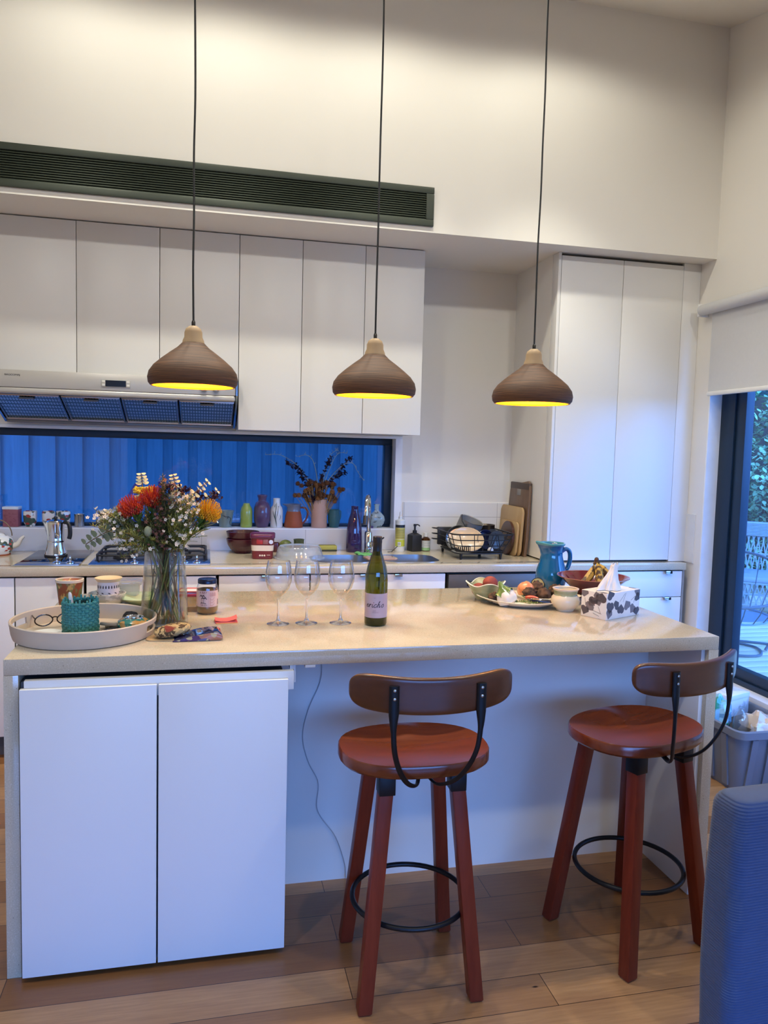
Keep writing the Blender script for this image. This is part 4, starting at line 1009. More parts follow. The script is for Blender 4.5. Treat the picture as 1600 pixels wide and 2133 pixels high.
for k in range(7): x = -.165+.012*k; b.tube([(x, -.18-.0, .046), (x-.004, -.195, .075), (x+.004, -.198, .075), (x+.006, -.182, .046)], .002, 6)
b.build('cutlery_comb', DR, rk)
MB().box(-.172, .150, .045, -.02, .175, .150, .004).build('cutlery_box', M('tray_black', '#1d1f22', .4), rk)
for z in (.142, .110, .078): MB().tube([(-.170-.1*(z-.1), .13, z), (-.205, .14, z+.003), (-.206, .165, z+.003), (-.17, .17, z)], .003, 6).build('hook', DR, rk)
RX, RY, RZ_ = 2.06, 1.985, CZ
pl = MB().lathe([(0, 0), (.08, .0), (.118, .012), (.122, .017), (.118, .018), (.08, .006), (0, .006)], n=48, sx=.78, sy=.60)
o = tag(pl.build('serving_platter', M('cream_platter', '#cbb08a', .25, coat=.3)), 'cream oval platter leaning in the dish rack', 'platter', loc=(RX-.078, RY-.105, RZ_+.100)); o.rotation_euler = (math.radians(62), math.radians(8), math.radians(-24))
o = vessel('steel_bowl', 'ribbed steel bowl on its side behind the cream platter', 'bowl', shell([(0, 0), (.04, 0), (.07, .018), (.078, .04), (.08, .044)], .002), STEEL, (RX-.085, RY+.02, RZ_+.085), 40); o.rotation_euler = (math.radians(70), 0, math.radians(-15))
GR = M('grey_tin', '#85847f', .6)
tn2 = thing('springform_tin', 'grey springform cake tin with clips tilted on top of the dish rack', 'cake tin', (RX-.02, RY+.05, RZ_+.150))
tn2.rotation_euler = (math.radians(12), math.radians(20), math.radians(-15))
MB().lathe([(.072, -.01), (.0735, 0), (.072, .055), (.074, .058), (.070, .055), (.070, -.01)], n=44).build('ring', GR, tn2)
MB().lathe([(0, -.008), (.072, -.008), (.072, -.004), (0, -.004)], n=44).build('base', GR, tn2)
b = MB(); b.box(-.030, -.085, .018, .030, -.074, .030, .003); b.box(-.032, -.088, .01, -.024, -.072, .045, .002); b.box(.024, -.088, .01, .032, -.072, .045, .002); b.tube([(-.03, -.08, .03), (-.06, -.085, .055), (-.074, -.08, .09)], .003, 6)
b.build('clip', M('clip_grey', '#54544f', .4, .5), tn2)
o = vessel('utensil_pot', 'dark steel pot with a row of holes at the back of the dish rack', 'pot', shell([(0, 0), (.058, 0), (.060, .004), (.062, .118), (.064, .121)], .0025), M('dark_steel', '#5e5850', .3, .85, nz=(30, .1), st=(8, 8, 1)), (RX+.095, RY+.09, RZ_+.051), 40)
b = MB()
for k in range(12): a = 2*PI*k/12; b.lathe([(.004, 0), (0, .0005)], (0, 0, 0), 10, mtx=Matrix.Rotation(a, 4, 'Z') @ Matrix.Translation((.0618, 0, .095)) @ Matrix.Rotation(PI/2, 4, 'Y'))
b.build('hole', M('hole_black', '#0f0e0d', .8), o)
o = vessel('dark_bowl', 'dark navy bowl standing in the middle of the dish rack', 'bowl', shell([(0, 0), (.025, 0), (.045, .015), (.056, .04)], .003), M('navy_glaze', '#1f2544', .25), (RX+.022, RY-.085, RZ_+.098), 36); o.rotation_euler = (math.radians(75), 0, math.radians(10))
o = vessel('bottle_stopper', 'small white plastic cap lying inside the dish rack', 'cap', [(0, 0), (.018, 0), (.017, .004), (.010, .016), (0, .018)], WPL, (RX+.045, RY-.155, RZ_+.049), 20)
for k, (nm, y) in enumerate((('slate plate at the front of the comb', -.114), ('slate plate at the back of the comb', -.042))):
    o = tag(MB().lathe([(0, 0), (.040, 0), (.053, .008), (.054, .010), (.040, .003), (0, .003)], n=40).build('side_plate', M('slate_glaze', '#39424a', .3)), 'dark '+nm+' in the dish rack', 'plate', 'plates in the comb', loc=(RX+.088, RY+y, RZ_+.106)); o.rotation_euler = (math.radians(90), 0, math.radians(12))

# chopping boards leaning against the pantry end
def board(name, label, poly, th, mat, x, tilt, hole=None, extra=None):
    t = thing(name, label, 'chopping board', (x, 0, CZ)); b = MB(); b.prism(poly, 0, th, 'yz', bev=th*.3); b.build('board', mat, t)
    t.rotation_euler = (0, tilt, 0)
    if extra: extra(t, th)
    return t
WAL = wood('walnut_board', '#5a4535', '#8a6c50', (8, 8, 1), 5, .45, .1); BAM = wood('bamboo_board', '#a98a5c', '#c2a273', (14, 14, 1), 6, .5, 0)
def tallx(t, th):
    b = MB(); b.box(-.001, 1.905, .388, th+.001, 2.185, .428, .004); b.build('end_band', M('walnut_dark', '#4a3a30', .5), t)
    b = MB(); b.box(-.0015, 2.02, .352, .0035, 2.075, .388, .001, m=0); b.build('grip_hole', M('hole_grey', '#8f8a84', .8), t)
board('chopping_board', 'tall walnut chopping board with a cut-out grip, rearmost of the leaning boards', [(1.90, 0), (2.20, 0), (2.205, .1), (2.19, .38), (2.18, .41), (1.935, .440), (1.91, .43), (1.90, .40), (1.893, .1)], .018, WAL, 2.338, math.radians(2.6), extra=tallx)
board('chopping_board', 'large pale bamboo chopping board in front of the walnut one', rrect(1.915, 0, 2.245, .285, .03), .014, BAM, 2.312, math.radians(3), None)
board('chopping_board', 'small pale bamboo chopping board with a printed mark', rrect(1.922, 0, 2.19, .198, .03), .012, BAM, 2.290, math.radians(4), extra=lambda t, th: MB().box(-.0008, 2.03, .170, .0005, 2.075, .180).build('printed_mark', M('mark_brown', '#6f5438', .6), t))
el = [(2.03+.098*math.cos(2*PI*k/40), .100+.100*math.sin(2*PI*k/40)) for k in range(40)]
board('chopping_board', 'dark red-brown oval board, foremost of the leaning boards', el, .014, wood('rosewood_board', '#3a1f1a', '#5a3228', (8, 8, 1), 5, .3, .3), 2.266, math.radians(5))

# ---------------------------------------------------------------- on the island
TZ = IH+.0004
# oval tray with hand slots
ty = thing('serving_tray', 'round beige tray with slot handles holding small things', 'tray', (.172, .275, TZ), math.radians(-4))
TRM = M('tray_beige', '#c2b4a2', .6, nz=(30, .04), bp=(200, .08)); TR = .212; TH = .056
def tray():
    b = MB(); n = 120; prof = [(0, .0), (TR-.012, 0), (TR-.006, .003), (TR+.004, TH-.003), (TR+.003, TH), (TR-.002, TH), (TR-.003, TH-.003), (TR-.012, .010), (TR-.018, .006), (0, .006)]
    # slots: leave out the wall faces between two angles, in three height bands
    zb = [(TR-.006, .003), (TR-.001, .019), (TR+.002, .040), (TR+.004, TH-.003)]
    ob = zb; ib = [(r-.007, z) for r, z in zb]
    V = lambda L: [[b.bm.verts.new((r*math.cos(2*PI*i/n), r*math.sin(2*PI*i/n), z)) for i in range(n)] for r, z in L]
    O, I = V(ob), V(ib); base_o = V([(TR-.012, 0)])[0]; floor_ = V([(TR-.02, .007)])[0]
    c0 = b.bm.verts.new((0, 0, 0)); c1 = b.bm.verts.new((0, 0, .007)); rim = V([(TR+.0005, TH)])[0]
    slot = lambda i: min(abs(i-0), abs(i-n), abs(i-n/2)) < 8
    for i in range(n):
        j = (i+1) % n; hole = slot(i) and slot(j)
        b._f([c0, base_o[j], base_o[i]]); b._f([c1, floor_[i], floor_[j]])
        b._f([base_o[i], base_o[j], O[0][j], O[0][i]]); b._f([floor_[j], floor_[i], I[0][i], I[0][j]])
        for k in range(3):
            if k == 1 and hole:
                b._f([O[1][i], O[1][j], I[1][j], I[1][i]]); b._f([O[2][j], O[2][i], I[2][i], I[2][j]]); continue
            b._f([O[k][i], O[k][j], O[k+1][j], O[k+1][i]]); b._f([I[k][j], I[k][i], I[k+1][i], I[k+1][j]])
            if k == 1 and slot(i) != slot(j):
                q = i if slot(i) else j; b._f([O[1][q], O[2][q], I[2][q], I[1][q]])
        b._f([O[3][i], O[3][j], rim[j], rim[i]]); b._f([rim[i], rim[j], I[3][j], I[3][i]])
    return b
tray().build('body', TRM, ty)
TF = TZ+.0075
# woven basket and pen
bs = thing('woven_basket', 'small teal woven pen basket standing in the tray', 'basket', (.160, .270, TF))
def basket():
    b = MB(); n = 30; rows = 13; h = .102
    for k in range(rows):
        z = .006+(h-.012)*k/(rows-1); pts = []
        for i in range(n*4):
            a = 2*PI*i/(n*4); r = .0505+.0026*math.cos(n*a*.5+PI*k)+.001*math.sin(a*3+k); pts.append((r*math.cos(a), r*math.sin(a), z))
        b.tube(pts, .0046, 6, closed=True, flat=.6)
    return b
BASKM = M('teal_strap', '#2f7a78', .55, nz=(25, .25)); basket().build('weave', BASKM, bs)
b = MB(); n = 30
for i in range(n):
    a = 2*PI*i/n; rr = lambda q, a=a: (q*math.cos(a), q*math.sin(a)); s = .0035
    for z0 in (0,):
        b.tube([(*rr(.0492), .002), (*rr(.0495), .05), (*rr(.0492), .097), (*rr(.0515 if i % 2 else .0475), .102+.004*(i % 3))], .0030, 6)
b.lathe([(0, .0), (.049, .0), (.049, .004), (0, .004)], n=30); b.build('stake', M('teal_strap_light', '#3c8a86', .55, nz=(25, .25)), bs)
MB().lathe([(.044, .003), (.044, .092)], n=30).build('lining', M('teal_dark', '#15393b', .8), bs)
pn_ = MB(); C = bez([(-.012, .0, .008), (-.022, -.006, .07), (-.030, -.010, .128)], 6); pn_.tube(C, [.0062]*(len(C)-3)+[.0060, .0055, .003], 14)
tag(pn_.build('marker_pen', M('pen_white', '#dedad2', .35)), 'white capped pen sticking out of the teal basket', 'pen', loc=(.160, .270, TF))
# spectacles
gl = thing('spectacles', 'dark rimmed reading spectacles leaning in the tray', 'spectacles', (.070, .355, TF), math.radians(20))
TORT = M('dark_tortoise', '#2b1d1a', .25)
for s in (-1, 1):
    R = [(s*.033+.025*math.cos(2*PI*i/28)*(1+.06*math.cos(4*PI*i/28)), -.004*math.sin(2*PI*i/28), .024+.019*math.sin(2*PI*i/28)) for i in range(28)]
    r = MB().tube(R, .0021, 8, closed=True).build('rim', TORT, gl)
    MB().grid(lambda u, v: Vector((s*.033+.0245*math.cos(2*PI*u)*max(v, .01), -.004*math.sin(2*PI*u)*v, .024+.0185*math.sin(2*PI*u)*max(v, .01))), 24, 3, cu=True).build('lens', CLEAR, r)
    MB().tube(bez([(s*.058, 0, .030), (s*.060, .03, .032), (s*.056, .09, .028), (s*.050, .115, .012)], 6), .0020, 8).build('temple', TORT, gl)
MB().tube(bez([(-.009, 0, .030), (0, -.002, .033), (.009, 0, .030)], 6), .0020, 8).build('bridge', TORT, gl)
b = MB(); b.grid(lambda u, v: Vector((-.055+.11*u, -.035+.07*v, .0015+.006*math.sin(u*4)*v)), 12, 8)
o = tag(b.build('paper_slip', M('paper_white', '#e9e7e4', .7)), 'folded white paper slip lying in the tray under the spectacles', 'paper', loc=(.073, .265, TF), rz=.25); o.modifiers.new('solid', 'SOLIDIFY').thickness = .0012
b = MB(); b.box(-.030, -.010, 0, .030, .010, .006, .002)
tag(b.build('lip_balm', M('rose_plastic', '#a8685c', .4)), 'flat rose pink stick beside the basket in the tray', 'stick', loc=(.110, .215, TF), rz=.5)
def keyfob():
    t = thing('car_key', 'black car key with a silver blade in the tray', 'key', (.262, .255, TF), math.radians(35)); b = MB(); b.box(-.030, -.014, 0, .024, .014, .014, .005); b.build('fob', M('key_black', '#1b1b1d', .4), t)
    MB().box(.020, -.004, .005, .058, .004, .008, .0005).build('blade', STEEL, t); MB().tube([(-.036+.010*math.cos(2*PI*i/16), .010*math.sin(2*PI*i/16), .006) for i in range(16)], .0012, 6, closed=True).build('ring', STEEL, t)
keyfob()
b = MB(); b.box(-.040, -.012, 0, .040, .012, .018, .006)
for k in range(8): b.box(-.034+.009*k, -.013, .017, -.030+.009*k, .013, .020, .001)
tag(b.build('hair_clip', M('brown_clip', '#3d2f2a', .4)), 'dark brown ridged hair clip lying in the tray near the candle holder', 'hair clip', loc=(.255, .205, TF), rz=.45)
b = MB(); b.box(-.035, -.006, 0, .035, .006, .010, .003); tag(b.build('lighter', M('lighter_pale', '#b8aa98', .35)), 'pale stick lighter lying behind the hair clip in the tray', 'lighter', loc=(.245, .295, TF+.012), rz=-.45)
b = MB(); b.box(-.030, -.016, 0, .030, .016, .012, .003); tag(b.build('card_holder', M('card_silver', '#8d8880', .3, .6)), 'small silver card holder tilted against things in the tray', 'card holder', loc=(.258, .325, TF), rz=.6)
crumple('coin_purse', 'round black coin purse at the back of the tray', 'purse', (.300, .362, TF), (.026, .022, .022), M('black_leather', '#1c1b20', .5), 3, amp=.12)
ce = thing('candle_holder', 'teal and gold patterned round ceramic candle holder in the tray', 'candle holder', (.318, .278, TF))
MB().lathe([(0, 0), (.030, 0), (.045, .008), (.052, .020), (.049, .032), (.036, .040), (.030, .042), (.029, .040), (.028, .018), (0, .016)], n=44).build('body', spots('teal_gold', '#2f8079', '#c09a5c', 26, .50, .53, .2, .5, c3='#e0d6c0', scale3=44, lo3=.6, hi3=.63), ce)
MB().lathe([(.031, .041), (.030, .044), (.028, .041), (.028, .02)], n=40).build('rim', CHROME, ce); MB().lathe([(0, .0165), (.028, .0165)], n=30).build('well', M('well_navy', '#191a2c', .4), ce)

# behind the tray
bc = thing('bamboo_cup', 'tall reusable cup with an orange leaf print behind the tray', 'cup', (.068, .645, TZ))
MB().lathe(shell([(0, 0), (.032, 0), (.034, .003), (.0455, .108)], .003), n=40).build('body', spots('leaf_print', '#8a4a2a', '#6f7a4a', 24, .47, .52, .5, 0, (1, 1, .6), '#c2a15c', 40, .58, .62), bc)
MB().lathe([(.0452, .103), (.0475, .104), (.0475, .113), (.044, .114), (.0425, .104)], n=40).build('rim', M('bamboo_cream', '#d8cbb4', .5), bc, 'plain cream rim')
rb = vessel('patterned_bowl', 'pale grey bowl with an embossed leaf pattern behind the basket', 'bowl', shell([(0, 0), (.040, 0), (.044, .004), (.062, .045), (.0655, .058)], .003), spots('embossed_grey', '#9fa39f', '#c4c6c2', 45, .46, .54, .35, .3, st=(1, 1, 1.3)), (.192, .665, TZ), 44)
ob = thing('oil_burner', 'white pierced ceramic oil burner standing in the grey bowl', 'oil burner', (.196, .668, TZ+.0045))
PORC = M('matt_porcelain', '#d9d8dc', .45)
MB().lathe([(0, 0), (.036, 0), (.040, .010), (.0405, .03), (.0385, .065), (.037, .092), (.040, .098), (.037, .098)], n=44).build('body', PORC, ob)
MB().lathe([(.036, .092), (.045, .103), (.048, .108), (.046, .1085), (.036, .103), (0, .098)], n=44).build('dish', M('cream_dish', '#d6c19b', .35), ob, 'cream glazed dish on top')
b = MB()
def cut(a, z, w_, h_, rot=0):
    n = 14; P = []
    for i in range(n):
        t = 2*PI*i/n; u = w_*math.cos(t); v = h_*math.sin(t)*(1 if math.sin(t) > 0 else .6); u, v = u*math.cos(rot)-v*math.sin(rot), u*math.sin(rot)+v*math.cos(rot)
        zz = z+v; r = .0405-.0035*max(0, (zz-.03)/.062)+.0007; th = a+u/.04; P.append(b.bm.verts.new((r*math.cos(th), r*math.sin(th), zz)))
    b._f(P)
for k in range(12): cut(-PI+.16+k*.26, .077, .0022, .0075)
for k in range(5):
    a = -PI+.35+k*.6; cut(a, .047, .0055, .0030, .4); cut(a+.20, .056, .0050, .0022, -.4); cut(a+.1, .034, .0050, .0022, .1); cut(a+.30, .042, .0022, .0055)
b.build('pierced_pattern', M('pierced_dark', '#2f2d33', .8), ob)
for k in range(3):
    a = -PI/2+.55; C = [(.0415*math.cos(a)+.012*math.cos(t)*math.cos(a+PI/2), .0415*math.sin(a)+.012*math.cos(t)*math.sin(a+PI/2), .040+.012*math.sin(t)) for t in [2*PI*i/20 for i in range(20)]]
    if k == 0: MB().tube(C, .003, 8, closed=True).build('scroll', PORC, ob)
fc = thing('food_container', 'clear plastic food container behind the oil burner', 'container', (.225, .80, TZ), .06)
PLAS = glassy('clear_plastic', (.93, .94, .94), rim=.7, f0=.06, rough=.08, body='#d6d4d2', bodyfac=.28)
b = MB(); rows = []
for k, z in ((.86, 0), (.88, .004), (1, .066), (1.06, .067), (1.06, .071), (.98, .072), (.85, .006)): rows.append([b.bm.verts.new((x, y, z)) for x, y in rrect(-.072*k, -.050*k, .072*k, .050*k, .018, 4)])
for A, B in zip(rows, rows[1:]):
    for i in range(len(A)): b._f([A[i], A[(i+1) % len(A)], B[(i+1) % len(B)], B[i]])
b._f(rows[0][::-1]); b._f(rows[-1]); b.build('body', PLAS, fc)
b = MB(); b.prism(rrect(-.078, -.056, .078, .056, .02), .070, .078, bev=.002); b.build('lid', PLAS, fc)
vessel('pistachio_plate', 'pale green shallow dish half behind the flower vase', 'dish', shell([(0, 0), (.032, 0), (.034, .006), (.070, .026), (.086, .034), (.088, .037)], .004), glz('pistachio_glaze', '#a9bfa2', .25), (.308, .70, TZ), 48)
rc = thing('snack_box', 'clear snack box with a red rimmed lid beside the vase', 'box', (.492, .622, TZ), -.08)
b = MB(); b.prism(rrect(-.052, -.042, .052, .042, .012), 0, .056, bev=.003); b.build('body', glassy('snack_plastic', (.95, .85, .68), rim=.6, f0=.07, rough=.06, body='#c9974f', bodyfac=.35), rc)
b = MB(); b.prism(rrect(-.056, -.046, .056, .046, .013), .054, .062, bev=.002); b.build('lid_rim', M('red_plastic', '#b2303a', .35), rc)
b = MB(); b.prism(rrect(-.046, -.036, .046, .036, .012), .062, .070, bev=.003); b.build('lid_panel', M('lid_white', '#dcdde2', .3), rc)
b = MB(); b.tube([(x, y, .0705) for x, y in rrect(-.046, -.036, .046, .036, .012)], .0028, 6, closed=True); b.build('seal', M('red_plastic', '#b2303a', .35), rc)

# glass vase with water (the flowers follow further below)
VX, VY = .406, .392
vz = thing('flower_vase', 'tall tapered clear glass vase half filled with water', 'vase', (VX, VY, TZ))
VG_ = glassy('smoky_glass', (.93, .95, .955), rim=.8, f0=.06, power=2.2)
VP = [(.076, .001), (.0765, .02), (.074, .09), (.0695, .16), (.0655, .215), (.0635, .247)]
MB().lathe([(0, 0), (.073, 0)]+VP+[(.0615, .248)]+[(r-.003, z) for r, z in VP[::-1][:-1]]+[(.066, .012), (0, .012)], n=64).build('body', VG_, vz)
MB().lathe([(0, .0125), (.066, .0125), (.0715, .03), (.0700, .09), (.0662, .155), (.0645, .178), (.060, .1765), (0, .176)], n=64).build('water', glassy('vase_water', (.93, .90, .76), rim=.35, f0=.03, power=3), vz)

# nut butter jar
nj = thing('nut_butter_jar', 'half empty nut butter jar with a pink label and dark blue lid', 'jar', (.545, .552, TZ), .15)
MB().lathe([(0, 0), (.028, 0), (.033, .003), (.0375, .012), (.038, .022), (.0375, .092), (.034, .104), (.030, .110), (.030, .118)], n=44).build('body', CLEAR, nj)
MB().lathe([(0, .003), (.030, .003), (.0355, .012), (.0362, .022), (.036, .034), (.035, .036), (.0355, .07), (.0352, .088), (.030, .0885), (.0, .060)], n=40).build('contents', spots('nut_butter', '#8f6b3e', '#7a5a34', 20, .4, .6, .4), nj)
MB().lathe([(.0315, .108), (.0335, .109), (.0335, .121), (.031, .1245), (.026, .124), (0, .1235)], n=44).build('lid', M('navy_lid', '#1d2740', .25, .3), nj)
b = MB(); JR = .0379
wraplabel(b, JR, .028, .086, -PI*1.02, PI*.02, 0, 30)
w_ = wrap(JR+.0004, -PI/2, 0)
def put(b, s, size, x, y, m, R=JR+.0005, a0=-PI/2, shear=0, space=1):
    V, F = text(s, size, shear, space); W = wrap(R, a0, 0); b.add_mesh([W(Vector((p.x+x, p.y+y, 0))) for p in V], F, m)
put(b, 'A BAY', .0105, -.0205, .0795, 1); put(b, 'TER CO.', .0075, -.0185, .0345, 1)
def strip(b, pts, wd, m, R=JR+.0006):
    W = wrap(R, -PI/2, 0); L = [Vector((*p, 0)) for p in pts]
    for p, q in zip(L, L[1:]):
        d = (q-p).normalized(); s = Vector((-d.y, d.x, 0))*wd
        V = [b.bm.verts.new(W(v)) for v in (p-s, q-s*.8, q+s*.8, p+s)]; b._f(V, m)
for x, h in ((-.026, .066), (-.0195, .058)):
    strip(b, [(x-.001, .042), (x, .05), (x+.0015, h)], .0006, 2)
    for dx, dy in ((.011, -.002), (-.010, -.001), (.008, .004), (-.007, .004)): strip(b, [(x+.0015, h), (x+.0015+dx*.5, h+.003+dy*.4), (x+.0015+dx, h+dy)], .0013, 2)
strip(b, [(-.031, .0415), (-.022, .043), (-.010, .0405)], .0012, 2); strip(b, [(-.028, .045), (-.024, .041)], .0014, 2)
strip(b, [(-.002, .030), (-.002, .085)], .0003, 3)
for k in range(6): strip(b, [(.004+.0042*k, .066), (.004+.0042*k, .080-.002*(k % 2))], .0008, 3)
for k in range(9): strip(b, [(.003, .060-.0033*k), (.022-.003*(k % 3), .060-.0033*k)], .0007, 3)
for k in range(5): strip(b, [(.036, .052-.004*k), (.046, .052-.004*k)], .0012, 2)
b.build('label', [M('label_pink', '#d9bdb6', .5), M('label_ink', '#7d4440', .5), M('label_dark', '#4a3a3c', .5), M('label_rose', '#b97f78', .5)], nj)

# pouch, glossy booklet, notes
bk_ = thing('glossy_case', 'folded glossy purple patterned case lying flat in front of the vase', 'case', (.515, .185, TZ), math.radians(3))
gloss = M('case_blue', '#2a2d52', .06, coat=.8); tri = spots('case_print', '#4b2a5a', '#a5705a', 30, .48, .50, .2, .5, (1, 1, 1), '#b9a878', 50, .56, .58, 0)
def cased():
    b = MB(); W = .150; D = .092
    for k, (z, x1) in enumerate(((.0, 0), )): pass
    P = [(-.075, .002), (-.040, .010), (0, .019), (.035, .024), (.060, .024), (.072, .017), (.075, .008), (.070, .001), (-.075, .0005)]
    b.prism(P, -.045, .045, 'xz', bev=.0008)
    for f in b.bm.faces:
        c = f.calc_center_median()
        f.material_index = 0 if f.normal.z > .3 or abs(f.normal.y) < .5 else 1
    return b
bq = cased(); bq.bm.normal_update()
for f in bq.bm.faces: f.material_index = 1 if abs(f.normal.y) > .5 else 0
bq.build('body', [gloss, tri], bk_)
b = MB(); Z = lambda x: .0195+(.0045*(x-.0)/.035)
for k in range(5): b.box(-.004+.004*(k % 2), -.022+.009*k, Z(.0)-.0002+.0006, .012+.003*(k % 2), -.016+.009*k, Z(.01)+.0012)
b.build('gold_print', M('foil_print', '#c9c0b0', .2, .7), bk_)
b = MB(); b.prism(rrect(-.062, -.035, .062, .035, .022), 0, .003, bev=.001)
tag(b.build('leather_flap', M('tan_felt', '#b59a70', .8)), 'thin tan oval mat under the small fabric pouch', 'mat', loc=(.425, .185, TZ), rz=-.1)
def pch(d): return 1+.05*math.sin(14*d.x+6*d.y)*math.sin(11*d.z+4*d.x)+.03*math.sin(23*d.y+9*d.x)
b = MB().sph((0, 0, .017), (.056, .038, .019), 44, 24, fn=pch)
def mat_floral():
    m, t, bb = base('floral_fabric'); v = coords(t); n = N(t, 'ShaderNodeTexNoise'); n.inputs['Scale'].default_value = 34; n.inputs['Distortion'].default_value = 2.2; t.links.new(v, n.inputs['Vector'])
    c = mixc(t, rampf(t, n.outputs['Fac'], .455, .475), lin('#4a3a26'), lin('#b59c6c')); c = mixc(t, rampf(t, n.outputs['Fac'], .53, .55), c, lin('#a58a58'))
    c = mixc(t, rampf(t, n.outputs['Fac'], .485, .50), c, lin('#b8a070')); c = mixc(t, rampf(t, noise(t, coords(t, (1, 1, 1), (1, 2, .4)), 18, 1), .60, .63), c, lin('#7d3428'))
    t.links.new(c, bb.inputs['Base Color']); bb.inputs['Roughness'].default_value = .9; return m
tag(b.build('fabric_pouch', mat_floral()), 'puffy floral fabric pouch lying on the glossy case', 'pouch', loc=(.442, .195, TZ+.0075), rz=.28).rotation_euler = (0, -.13, .28)
sn = thing('sticky_notes', 'curled pad of coral pink sticky notes next to the jar', 'notes', (.607, .402, TZ), .06)
b = MB(); b.box(-.037, -.022, 0, .037, .022, .005); b.build('pad', M('coral_note', '#d85a5a', .7), sn)
b = MB(); b.grid(lambda u, v: Vector((-.037+.074*u, -.022+.040*v, .0055+.012*abs(2*u-.8)**2.2*.6+.004*v)), 16, 6); o = b.build('curled_sheet', M('coral_note_light', '#e8716c', .7), sn)
b = MB(); b.box(-.034, -.030, 0, .038, -.021, .0012); b.build('orange_sheet', M('orange_note', '#e0995c', .7), sn)

# wine glasses
WG = glassy('crystal', (.985, .985, .98), rim=1.0, f0=.045, power=2.0)
ROD = M('crystal_rod', '#ffffff', .0, nz=None, trans=1)
GP = [(0, 0), (.030, 0), (.0375, .0012), (.0375, .0022), (.020, .005), (.008, .011), (.0045, .020), (.0036, .045), (.0036, .075), (.0046, .088), (.010, .096), (.024, .107), (.037, .125), (.0445, .150), (.0452, .165), (.0420, .190), (.0375, .2165)]
GI = [(.0367, .2165), (.0412, .190), (.0444, .165), (.0437, .150), (.0362, .1256), (.0234, .108), (.010, .0985), (0, .097)]
for i, (x, y, lab) in enumerate(((.779, .345, 'empty stemmed wine glass nearest the jar and sticky notes'), (.876, .345, 'empty stemmed wine glass standing between the other two'), (.992, .335, 'empty stemmed wine glass nearest the wine bottle'))):
    t = thing('wine_glass', lab, 'wine glass', (x, y, TZ), .4*i, 'three wine glasses on the island')
    MB().lathe(GP[:9]+[(.0044, .085)], n=40, m=[0]*5+[1]*4).build('stem', [WG, ROD], t)
    MB().lathe([(.0044, .085)]+GP[9:]+GI, n=56).build('bowl', WG, t)
# wine bottle
wb = thing('wine_bottle', 'green wine bottle with black cap and pale lilac label', 'wine bottle', (1.109, .305, TZ), 0)
BG = glassy('bottle_green', (.42, .44, .13), rim=.55, f0=.05, power=2.5, body='#4a4a16', bodyfac=.28)
BP = [(0, .004), (.030, .0), (.036, .002), (.0385, .008), (.0385, .155), (.0372, .175), (.0315, .205), (.0225, .232), (.0162, .250), (.0145, .262), (.0143, .285)]
MB().lathe(BP, n=56).build('body', BG, wb)
MB().lathe([(0, .007), (.034, .006), (.0365, .012), (.0365, .026), (0, .026)], n=48).build('dark_base', M('bottle_base', '#2b2a1c', .2), wb)
CAPM = M('cap_black', '#17171b', .35)
MB().lathe([(.0155, .240), (.0156, .252), (.0154, .262), (.0154, .282), (.0160, .283), (.0160, .292), (.0156, .2925), (.0160, .294), (.0160, .298), (.0156, .2985), (.0160, .300), (.0158, .303), (.014, .305), (0, .305)], n=40).build('cap', CAPM, wb)
b = MB(); LR = .0389
wraplabel(b, LR, .030, .113, -PI*1.0, -PI*.02, 0, 36)
put2 = lambda s, size, x, y, m, **k: put(b, s, size, x, y, m, R=LR+.0005, **k)
# handwritten word: stroke paths, one letter after another
def stroke(P, wd=.00075, m=1):
    C = [Vector((p[0], p[1], 0)) for p in bez([(x, y, 0) for x, y in P], 6)]; W = wrap(LR+.0006, -PI/2, 0)
    for p, q in zip(C, C[1:]):
        d = (q-p).normalized() if (q-p).length > 1e-7 else Vector((1, 0, 0)); s = Vector((-d.y, d.x, 0))*wd; e = d*wd*.5
        b._f([b.bm.verts.new(W(v)) for v in (p-s-e, q-s+e, q+s+e, p+s-e)], m)
ox, oy, g = -.0440, .0665, .0108
def S(P, ox_): stroke([(ox_+x*g+y*g*.28, oy+y*g) for x, y in P], .00095)
S([(0, .45), (.45, .6), (.4, .95), (.1, .9), (0, .4), (.25, .02), (.7, .2)], ox)
S([(0, .2), (.2, 1), (.2, .5), (.15, 0)], ox+.0090); S([(.2, .5), (.5, .95), (.8, .85)], ox+.0090)
S([(.1, 1), (.05, .4), (.2, .02), (.5, .2)], ox+.0208); S([(.30, 1.42), (.36, 1.55)], ox+.0196)
S([(.75, .85), (.4, 1), (.05, .6), (.1, .12), (.45, .02), (.9, .3)], ox+.0275)
S([(0, .2), (.3, 1.4), (.5, 1.9), (.3, 1.7), (.15, .8), (.1, 0)], ox+.0385); S([(.15, .6), (.5, 1), (.7, .8), (.65, .2), (.8, .05), (1.05, .3)], ox+.0385)
S([(.5, 1), (.1, .7), (.1, .2), (.45, 0), (.8, .35), (.75, .8), (.5, 1)], ox+.0535)
put2('GSM', .0045, -.014, .0545, 2, space=1.3); put2('ADELAIDE HILLS', .0030, -.010, .0490, 2); put2('THE', .0032, -.014, .0985, 2)
for k in range(9): strip(b, [(.034, .0365+.0033*k), (.050, .0365+.0033*k)], .0009, 3, LR+.0005)
b.build('label', [M('label_lilac', '#b3a2ae', .5), M('script_ink', '#2d242c', .5), M('small_ink', '#6f616c', .5), M('label_white2', '#d8d6ee', .45)], wb)

